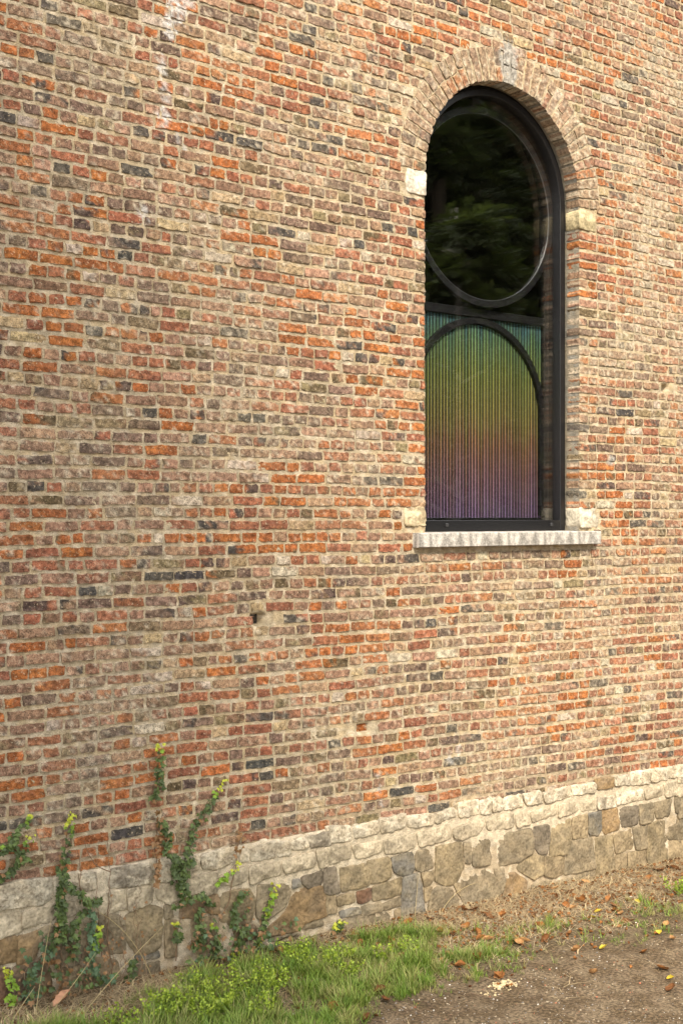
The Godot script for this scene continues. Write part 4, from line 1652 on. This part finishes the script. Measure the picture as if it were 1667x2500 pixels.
func build_ivy() -> void:
	var r := RandomNumberGenerator.new()
	r.seed = 66
	var tones := {
		"dark": [Color(0.055, 0.080, 0.028), Color(0.080, 0.112, 0.036)], "mid": [Color(0.085, 0.13, 0.036), Color(0.12, 0.165, 0.045)],
		"light": [Color(0.16, 0.27, 0.03), Color(0.24, 0.36, 0.04)], "tip": [Color(0.38, 0.43, 0.04), Color(0.48, 0.48, 0.05)],
		"grey": [Color(0.075, 0.13, 0.065), Color(0.11, 0.17, 0.085)], "dry": [Color(0.20, 0.105, 0.045), Color(0.30, 0.17, 0.08)],
	}
	var stock := {}
	for t in tones:
		stock[t] = []
		for k in 4:
			stock[t].append(ivy_leaf(r, tones[t][0], tones[t][1]))
	var plants := {}
	for q in IVY:
		if not plants.has(q[0]):
			plants[q[0]] = thing("ivy", IVY_LABELS[q[0]], "ivy", Vector3.ZERO, "ivy climbing the plinth and the bricks")
		var plant: Node3D = plants[q[0]]
		var kind: String = q[1]
		var raw: Array = q[2]
		# resample the strand
		var pts := []
		for k in range(0, raw.size() - 2, 2):
			var a := Vector2(raw[k], raw[k + 1])
			var b := Vector2(raw[k + 2], raw[k + 3])
			var m := maxi(1, int(a.distance_to(b) / 0.018))
			for s in m:
				pts.append(a.lerp(b, float(s) / m))
		pts.append(Vector2(raw[raw.size() - 2], raw[raw.size() - 1]))
		var line := []
		var rad := []
		for k in pts.size():
			var p: Vector2 = pts[k]
			var w := n_mid.get_noise_2d(p.x * 0.6, p.y * 0.6 + q[0]) * 0.016
			var z := 0.012 + (0.022 if p.y < base_y(p.x) else 0.0) + absf(n_mid.get_noise_2d(p.y * 0.8, p.x)) * 0.012
			line.append(Vector3(p.x + w, p.y, z))
			rad.append(lerpf(0.0012, 0.0030, float(k) / pts.size()))
		var sm := MB.new()
		tube(sm, line, rad, Color(0.16, 0.10, 0.06) if kind != "stem" else Color(0.21, 0.13, 0.08), 5)
		part("stem", sm.mesh(M.bark), plant)
		if kind == "stem":
			for k in range(4, line.size(), 9):
				if r.randf() < 0.6:
					leaf_on(plant, stock.dry[r.randi() % 4], line[k], r, 0.016)
			continue
		for k in line.size():
			var along := float(k) / line.size()
			var n := 4 if kind == "dense" else 3
			if kind == "dark":
				n = 3 + int(along * 2.6)
			if kind == "dense" and r.randf() < 0.5:
				n = 5
			for s in n:
				var tone := "dark" if r.randf() < 0.6 else "mid"
				if kind == "grey":
					tone = "grey"
				elif kind == "dry":
					tone = "dry"
				elif kind == "light":
					tone = "tip" if along < 0.25 else "light"
				elif kind == "yellow":
					tone = "tip"
				elif kind == "dark" and along < 0.14:
					tone = "tip" if along < 0.07 else "light"
				elif r.randf() < 0.05:
					tone = "dry"
				var size := r.randf_range(0.019, 0.034)
				if kind in ["dark", "light"]:
					size *= lerpf(0.7, 1.0, minf(along * 2.5, 1.0))
				if kind == "dry" and r.randf() < 0.35:
					continue
				leaf_on(plant, stock[tone][r.randi() % 4], line[k], r, size)
	dead_runners(plants[3], -1.78, -1.30, 26, 0.55, stock.dry, r)
	bush(plants[1], -2.0, -1.5, 90, 0.34, stock, r)
	bush(plants[6], -1.05, -0.55, 80, 0.30, stock, r)
	bush(plants[7], -0.72, -0.35, 40, 0.20, stock, r)
	dead_runners(plants[6], -1.00, -0.62, 10, 0.42, stock.dry, r)
	dead_runners(plants[1], -2.0, -1.72, 6, 0.35, stock.dry, r)


# leaves of short shoots at the foot of the wall
func bush(plant: Node3D, x0: float, x1: float, n: int, h: float, stock: Dictionary, r: RandomNumberGenerator) -> void:
	for k in n:
		var x := r.randf_range(x0, x1)
		var y := 0.05 + h * r.randf() * r.randf()
		var tone: String = ["dark", "dark", "mid", "grey", "dry"][r.randi() % 5]
		leaf_on(plant, stock[tone][r.randi() % 4], Vector3(x, y + soil_y(x, 0.05), 0.03 + 0.08 * r.randf() * (1.0 - y)), r, r.randf_range(0.018, 0.034))


# bare dead runners rising from the ground beside the living strands
func dead_runners(plant: Node3D, x0: float, x1: float, n: int, h: float, stock: Array, r: RandomNumberGenerator) -> void:
	for k in n:
		var x := r.randf_range(x0, x1)
		var top := h * r.randf_range(0.45, 1.0)
		var line := []
		var rad := []
		var steps := 14
		for s in steps + 1:
			var t := float(s) / steps
			line.append(Vector3(x + n_mid.get_noise_2d(k * 3.7, t * top * 0.7) * 0.05 + t * r.randf_range(-0.004, 0.004), 0.06 + t * top, 0.030 + 0.05 * (1.0 - t) * (1.0 - t)))
			rad.append(lerpf(0.0024, 0.0010, t))
		var mb := MB.new()
		tube(mb, line, rad, Color(0.22, 0.14, 0.085).lerp(Color(0.34, 0.25, 0.16), r.randf()), 4)
		part("stem", mb.mesh(M.bark), plant)
		for s in range(1, steps, 2):
			if r.randf() < 0.45:
				leaf_on(plant, stock[r.randi() % 4], line[s], r, r.randf_range(0.012, 0.022))


func leaf_on(plant: Node3D, mesh: Mesh, at: Vector3, r: RandomNumberGenerator, size: float) -> void:
	var o := part("leaf", mesh, plant)
	var off := Vector3(r.randf_range(-1, 1) * 0.021, r.randf_range(-1, 1) * 0.012, r.randf_range(0.008, 0.034))
	# leaves hang tip down, faces turned out and up
	var b := Basis.from_euler(Vector3(r.randf_range(-1.1, 0.2), r.randf_range(-0.9, 0.9), PI + r.randf_range(-1.3, 1.3)))
	o.transform = Transform3D(b.scaled(Vector3.ONE * size), at + off)


# ------------------------------------------------------------------ fallen leaves, stones, twigs
func dead_leaf(r: RandomNumberGenerator, c0: Color, c1: Color) -> ArrayMesh:
	var mb := MB.new()
	var n := 8
	var bend := r.randf_range(0.2, 1.1)
	var cup := r.randf_range(0.25, 1.1)
	var wid := r.randf_range(0.32, 0.5)
	for k in n + 1:
		var t := float(k) / n
		var w := wid * pow(sin(PI * clampf(t * 0.94 + 0.04, 0, 1)), 0.8) * (1.0 + 0.12 * sin(k * 2.6))
		for s in 5:
			var u := (s - 2) / 2.0
			var y := cup * u * u * w * 0.9 + bend * (t - 0.5) * (t - 0.5) * 0.6 - (0.02 if s == 2 else 0.0)
			y += r.randf_range(-0.035, 0.035)
			mb.vert(Vector3(u * w * (1.0 - 0.25 * cup * absf(u)) + r.randf_range(-0.02, 0.02), y, t - 0.5), c0.lerp(c1, r.randf() * 0.8 + 0.3 * absf(u)) * r.randf_range(0.8, 1.15))
	mb.grid(0, 5, n + 1)
	tube(mb, [Vector3(0, 0.15 * bend, -0.5), Vector3(0.02, 0.2 * bend, -0.62), Vector3(0.06, 0.22 * bend, -0.74)], [0.014, 0.011, 0.009], c0 * 0.7, 4)
	return mb.mesh(M.dry)


func build_litter() -> void:
	var r := RandomNumberGenerator.new()
	r.seed = 88
	var tones := {"o": [Color(0.36, 0.16, 0.05), Color(0.27, 0.11, 0.035)], "d": [Color(0.20, 0.085, 0.03), Color(0.13, 0.055, 0.022)], "t": [Color(0.44, 0.25, 0.11), Color(0.36, 0.19, 0.075)], "y": [Color(0.56, 0.38, 0.035), Color(0.50, 0.42, 0.06)]}
	var words := {
		"o": ["curled orange-brown dead leaf lying on the ground", "orange-brown fallen leaves"], "d": ["crumpled dark brown dead leaf lying on the ground", "dark brown fallen leaves"],
		"t": ["pale tan dry leaf lying on the ground", "pale tan fallen leaves"], "y": ["yellow fallen leaf lying on the ground", "yellow fallen leaves"],
	}
	var stock := {}
	for t in tones:
		stock[t] = []
		for k in 4:
			stock[t].append(dead_leaf(r, tones[t][0], tones[t][1]))
	for q in LEAVES:
		var t: String = q[0]
		var s := r.randf_range(0.050, 0.078) * (0.75 if t == "y" else 1.0)
		var o := single("fallen_leaf", stock[t][r.randi() % 4], words[t][0], "leaf", Vector3.ZERO, words[t][1])
		var tip := Basis.from_euler(Vector3(r.randf_range(-0.5, 0.6), r.randf() * TAU, r.randf_range(-0.6, 0.6)))
		var y := soil_y(q[1], q[2])
		o.transform = Transform3D(tip.scaled(Vector3.ONE * s), Vector3(q[1], y + 0.010, q[2]))
	# one large pale crumpled leaf among the stems
	var big := single("fallen_leaf", dead_leaf(r, Color(0.50, 0.28, 0.17), Color(0.42, 0.22, 0.13)), "large pinkish crumpled leaf caught among the stems below the ivy", "leaf")
	big.transform = Transform3D(Basis.from_euler(Vector3(-0.7, 1.4, 0.3)).scaled(Vector3.ONE * 0.105), Vector3(-1.80, soil_y(-1.8, 0.12) + 0.045, 0.14))
	# crumbs of leaf
	var bits := [[], []]
	var bc := [[], []]
	for k in 4200:
		var x := r.randf_range(-2.6, 3.9)
		var z := absf(r.randfn(0.0, 0.4)) + 0.02
		if x < -0.2 and r.randf() < 0.75:
			continue
		var j := r.randi() % 2
		var s := r.randf_range(0.008, 0.030)
		bits[j].append(Transform3D(Basis.from_euler(Vector3(r.randf_range(-0.6, 0.6), r.randf() * TAU, r.randf_range(-0.6, 0.6))).scaled(Vector3(s, s, s)), Vector3(x, soil_y(x, z) + 0.004, z)))
		bc[j].append(Color(1, 1, 1) * r.randf_range(0.6, 1.2))
	var crumbs := thing("leaf_litter", "small crumbs of brown leaf strewn along the wall foot", "leaf litter")
	crumbs.set_meta("kind", "stuff")
	many("crumbs", stock.o[0], bits[0], bc[0], crumbs)
	many("crumbs", stock.d[1], bits[1], bc[1], crumbs)
	# gravel
	var kinds := []
	for k in 3:
		var mb := MB.new()
		for a in 5:
			for b in 7:
				var th := PI * a / 4.0
				var ph := TAU * b / 6.0
				var d := Vector3(sin(th) * cos(ph), cos(th) * 0.65, sin(th) * sin(ph))
				mb.vert(d * (0.8 + 0.35 * n_low.get_noise_3d(d.x * 2.0 + k * 9.0, d.y * 2.0, d.z * 2.0)), Color.WHITE)
		mb.grid(0, 7, 5)
		kinds.append(mb.mesh(M.pebble, true))
	var gp := [[], [], []]
	var gc := [[], [], []]
	for k in 16000:
		var x := r.randf_range(-2.6, 4.0)
		var z := r.randf_range(0.0, 2.8)
		var s := 0.0018 + 0.0050 * pow(r.randf(), 3.0)
		if x > 0.6 and r.randf() < 0.4:
			z = absf(r.randfn(0.25, 0.2)) + 0.01
			s *= 1.5
		if k < 120:
			var q := r.randfn(0.0, 0.05)
			x = 0.19 + q + r.randfn(0.0, 0.03)
			z = 1.11 - q * 0.2 + r.randfn(0.0, 0.025)
			s = r.randf_range(0.003, 0.010)
		if r.randf() < grass_at(x, z):
			continue
		var j := r.randi() % 3
		gp[j].append(Transform3D(Basis.from_euler(Vector3(r.randf() * 0.5, r.randf() * TAU, r.randf() * 0.5)).scaled(Vector3(s * r.randf_range(0.8, 1.7), s, s)), Vector3(x, soil_y(x, z) + s * 0.25, z)))
		var c := Color(0.33, 0.27, 0.19) if r.randf() < 0.55 else (Color(0.22, 0.20, 0.18) if r.randf() < 0.6 else (Color(0.60, 0.56, 0.50) if r.randf() < 0.6 else Color(0.36, 0.13, 0.075)))
		if k < 120:
			c = Color(0.62, 0.50, 0.30)
		gc[j].append(c * r.randf_range(0.6, 1.35))
	var gravel := thing("gravel", "scattered small stones and brick crumbs on the bare earth", "gravel")
	gravel.set_meta("kind", "stuff")
	for k in 3:
		many("pebbles", kinds[k], gp[k], gc[k], gravel)
	# twigs on the ground and dead stalks leaning by the ivy
	var twigs := [
		["curved brown twig lying on the trodden path", [Vector3(-0.35, 0, 0.98), Vector3(-0.30, 0, 1.06), Vector3(-0.33, 0, 1.14)], 0.0022],
		["long thin twig lying straight across the earth path", [Vector3(0.10, 0, 1.02), Vector3(0.26, 0, 0.98), Vector3(0.42, 0, 1.00)], 0.0020],
		["thin dark bent twig on the earth path beside pale crumbs", [Vector3(-0.02, 0, 1.08), Vector3(0.03, 0, 1.16), Vector3(0.06, 0, 1.27)], 0.0024],
		["pale dry stick among leaves at the plinth foot", [Vector3(2.05, 0, 0.30), Vector3(2.30, 0, 0.36), Vector3(2.60, 0, 0.50)], 0.0030],
		["grey dry stick lying over the leaf litter", [Vector3(1.75, 0, 0.22), Vector3(2.05, 0, 0.24), Vector3(2.35, 0, 0.27)], 0.0026],
	]
	for q in twigs:
		var mb := MB.new()
		var line := []
		var raw: Array = q[1]
		for k in 9:
			var t := k / 8.0 * 2.0
			var p: Vector3 = raw[0].lerp(raw[1], t) if t < 1.0 else raw[1].lerp(raw[2], t - 1.0)
			line.append(Vector3(p.x + n_mid.get_noise_2d(k * 0.05, p.z) * 0.01, soil_y(p.x, p.z) + 0.006, p.z + n_mid.get_noise_2d(p.x, k * 0.05) * 0.01))
		var rad := []
		for k in 9:
			rad.append(q[2] * (1.0 - 0.06 * k))
		tube(mb, line, rad, Color(0.17, 0.115, 0.075) if q[2] < 0.0025 else Color(0.36, 0.29, 0.20), 5)
		single("twig", mb.mesh(M.bark), q[0], "twig")
	var stalks := [
		[[-1.95, 0.10, 0.16], [-1.90, 0.28, 0.12], [-1.82, 0.50, 0.06]], [[-1.86, 0.12, 0.16], [-1.72, 0.20, 0.13], [-1.60, 0.30, 0.09]],
		[[-1.75, 0.10, 0.25], [-1.52, 0.23, 0.18], [-1.22, 0.36, 0.10]], [[-1.28, 0.10, 0.10], [-1.38, 0.38, 0.07], [-1.62, 0.52, 0.05]],
		[[-2.1, 0.11, 0.2], [-2.0, 0.18, 0.16], [-1.93, 0.22, 0.12]], [[0.50, 0.03, 0.06], [0.53, 0.14, 0.05], [0.55, 0.28, 0.04]],
		[[0.70, 0.03, 0.06], [0.80, 0.16, 0.06], [1.00, 0.17, 0.07]],
	]
	for q in stalks:
		var mb := MB.new()
		var line := []
		for k in 9:
			var t := k / 8.0
			var a := Vector3(q[0][0], q[0][1] - 0.02, q[0][2])
			var b := Vector3(q[1][0], q[1][1], q[1][2])
			var c := Vector3(q[2][0], q[2][1], q[2][2])
			line.append(a.lerp(b, t).lerp(b.lerp(c, t), t))
		tube(mb, line, [0.0022, 0.0022, 0.0021, 0.0020, 0.0019, 0.0017, 0.0015, 0.0012, 0.0008], Color(0.42, 0.33, 0.17), 4)
		single("dry_stalk", mb.mesh(M.bark), "thin straw-coloured dead stalk leaning against the plinth", "stalk", Vector3.ZERO, "dead stalks by the plinth")


# ------------------------------------------------------------------ trees facing the wall (the window mirrors them; one is added for shade)
func make_tree(called: String, label: String, at: Vector3, h: float, spreadr: float, seed_: int, tone: Color, count: int, pale_bark := false) -> void:
	var r := RandomNumberGenerator.new()
	r.seed = seed_
	at.y = soil_y(at.x, at.z) - 0.05
	var t := thing(called, label, "tree", at, "trees facing the wall")
	var tb := MB.new()
	var bark := Color(0.16, 0.13, 0.10) if not pale_bark else Color(0.42, 0.40, 0.35)
	var trunk := []
	var rad := []
	for k in 9:
		var f := k / 8.0
		trunk.append(Vector3(sin(f * 3.0 + seed_) * 0.18 * f, h * 0.92 * f, cos(f * 2.3 + seed_) * 0.18 * f))
		rad.append(lerpf(0.028 * h * (0.6 if pale_bark else 1.0), 0.02, pow(f, 0.8)))
	tube(tb, trunk, rad, bark, 9)
	var puts := []
	var tints := []
	var limbs := 30
	for k in limbs:
		var f := lerpf(0.34 if called == "added_shade_tree" else 0.10, 0.97, float(k) / (limbs - 1))
		var a := k * 2.39996 + r.randf_range(-0.3, 0.3)
		var reach := spreadr * (1.15 - 0.85 * f) * r.randf_range(0.75, 1.15)
		var root: Vector3 = trunk[0].lerp(trunk[8], f)
		var tip := root + Vector3(cos(a) * reach, reach * r.randf_range(-0.05, 0.35), sin(a) * reach)
		tube(tb, [root, root.lerp(tip, 0.5) + Vector3(0, 0.12 * reach, 0), tip], [rad[mini(int(f * 8), 8)] * 0.4 + 0.01, 0.025, 0.008], bark, 5)
		for j in int(count / limbs):
			var s := pow(r.randf(), 0.6)
			var side := Vector3(-sin(a), 0, cos(a)) * r.randfn(0.0, 0.20) * reach * (1.1 - 0.5 * s)
			var p := root.lerp(tip, s * 1.05) + side + Vector3(0, r.randfn(0.0, 0.10) * reach + 0.1 * reach * sin(s * PI), 0)
			var sc := r.randf_range(0.75, 1.35)
			var b := Basis.from_euler(Vector3(r.randf_range(-0.5, 0.5), -a + r.randf_range(-0.8, 0.8), r.randf_range(-0.6, 0.3)))
			puts.append(Transform3D(b.scaled(Vector3.ONE * sc), p))
			tints.append(tone * r.randf_range(0.6, 1.3))
	part("trunk", tb.mesh(M.bark), t)
	many("crown", T.spray, puts, tints, t).set_meta("kind", "stuff")


func build_trees() -> void:
	var r := RandomNumberGenerator.new()
	r.seed = 17
	var mb := MB.new()
	for k in 34:       # a feathery spray of narrow leaflets along three twigs
		var tw := k % 3
		var s := r.randf_range(0.05, 0.42)
		var ang := [-0.45, 0.0, 0.45][tw] as float
		var p := Vector3(cos(ang) * s, -0.25 * s * s + r.randf_range(-0.02, 0.02), sin(ang) * s)
		var a := ang + (1.0 if k % 2 else -1.0) * r.randf_range(0.3, 1.1)
		var d := Vector3(cos(a), r.randf_range(-0.5, 0.3), sin(a)).normalized()
		var w := d.cross(Vector3(r.randf_range(-0.5, 0.5), 1, r.randf_range(-0.5, 0.5))).normalized()
		var l := r.randf_range(0.12, 0.22)
		var b := mb.vert(p)
		mb.vert(p + d * l * 0.5 + w * l * 0.17)
		mb.vert(p + d * l)
		mb.vert(p + d * l * 0.5 - w * l * 0.17)
		mb.tri(b, b + 1, b + 2)
		mb.tri(b, b + 2, b + 3)
	T.spray = mb.mesh(M.canopy, true)
	var dark := Color(0.12, 0.145, 0.085)
	var mid := Color(0.135, 0.165, 0.085)
	make_tree("evergreen_tree", "tall dark evergreen opposite the window", Vector3(9.0, 0, 8.6), 12.5, 3.0, 3, dark, 4200)
	make_tree("evergreen_tree", "broad dark evergreen to the right of the tall one", Vector3(12.2, 0, 7.2), 12.0, 3.0, 4, mid, 4200)
	make_tree("evergreen_tree", "dark evergreen standing nearer the earth path", Vector3(7.2, 0, 11.2), 12.5, 3.0, 5, dark, 4200)
	make_tree("evergreen_tree", "evergreen in the second row behind the others", Vector3(12.5, 0, 11.6), 14.5, 3.4, 6, dark, 4200)
	make_tree("evergreen_tree", "dense evergreen closing the gap behind the second row", Vector3(16.0, 0, 14.5), 17.0, 4.6, 8, dark, 4200)
	make_tree("added_shade_tree", "added unseen leafy tree that shades the left of the wall", Vector3(-6.6, 0, 9.0), 15.0, 3.2, 11, mid, 5000)  # added out of view to shade the left part of the wall
	make_tree("evergreen_tree", "evergreen standing across the path before the gap", Vector3(4.0, 0, 14.0), 14.0, 3.4, 12, dark, 4200)
	make_tree("evergreen_tree", "very tall evergreen far behind all the others", Vector3(21.0, 0, 20.0), 24.0, 7.0, 13, dark, 6000)
	make_tree("slender_tree", "slender tree with pale bark before the evergreens", Vector3(7.6, 0, 6.9), 7.5, 1.1, 7, mid, 700, true)
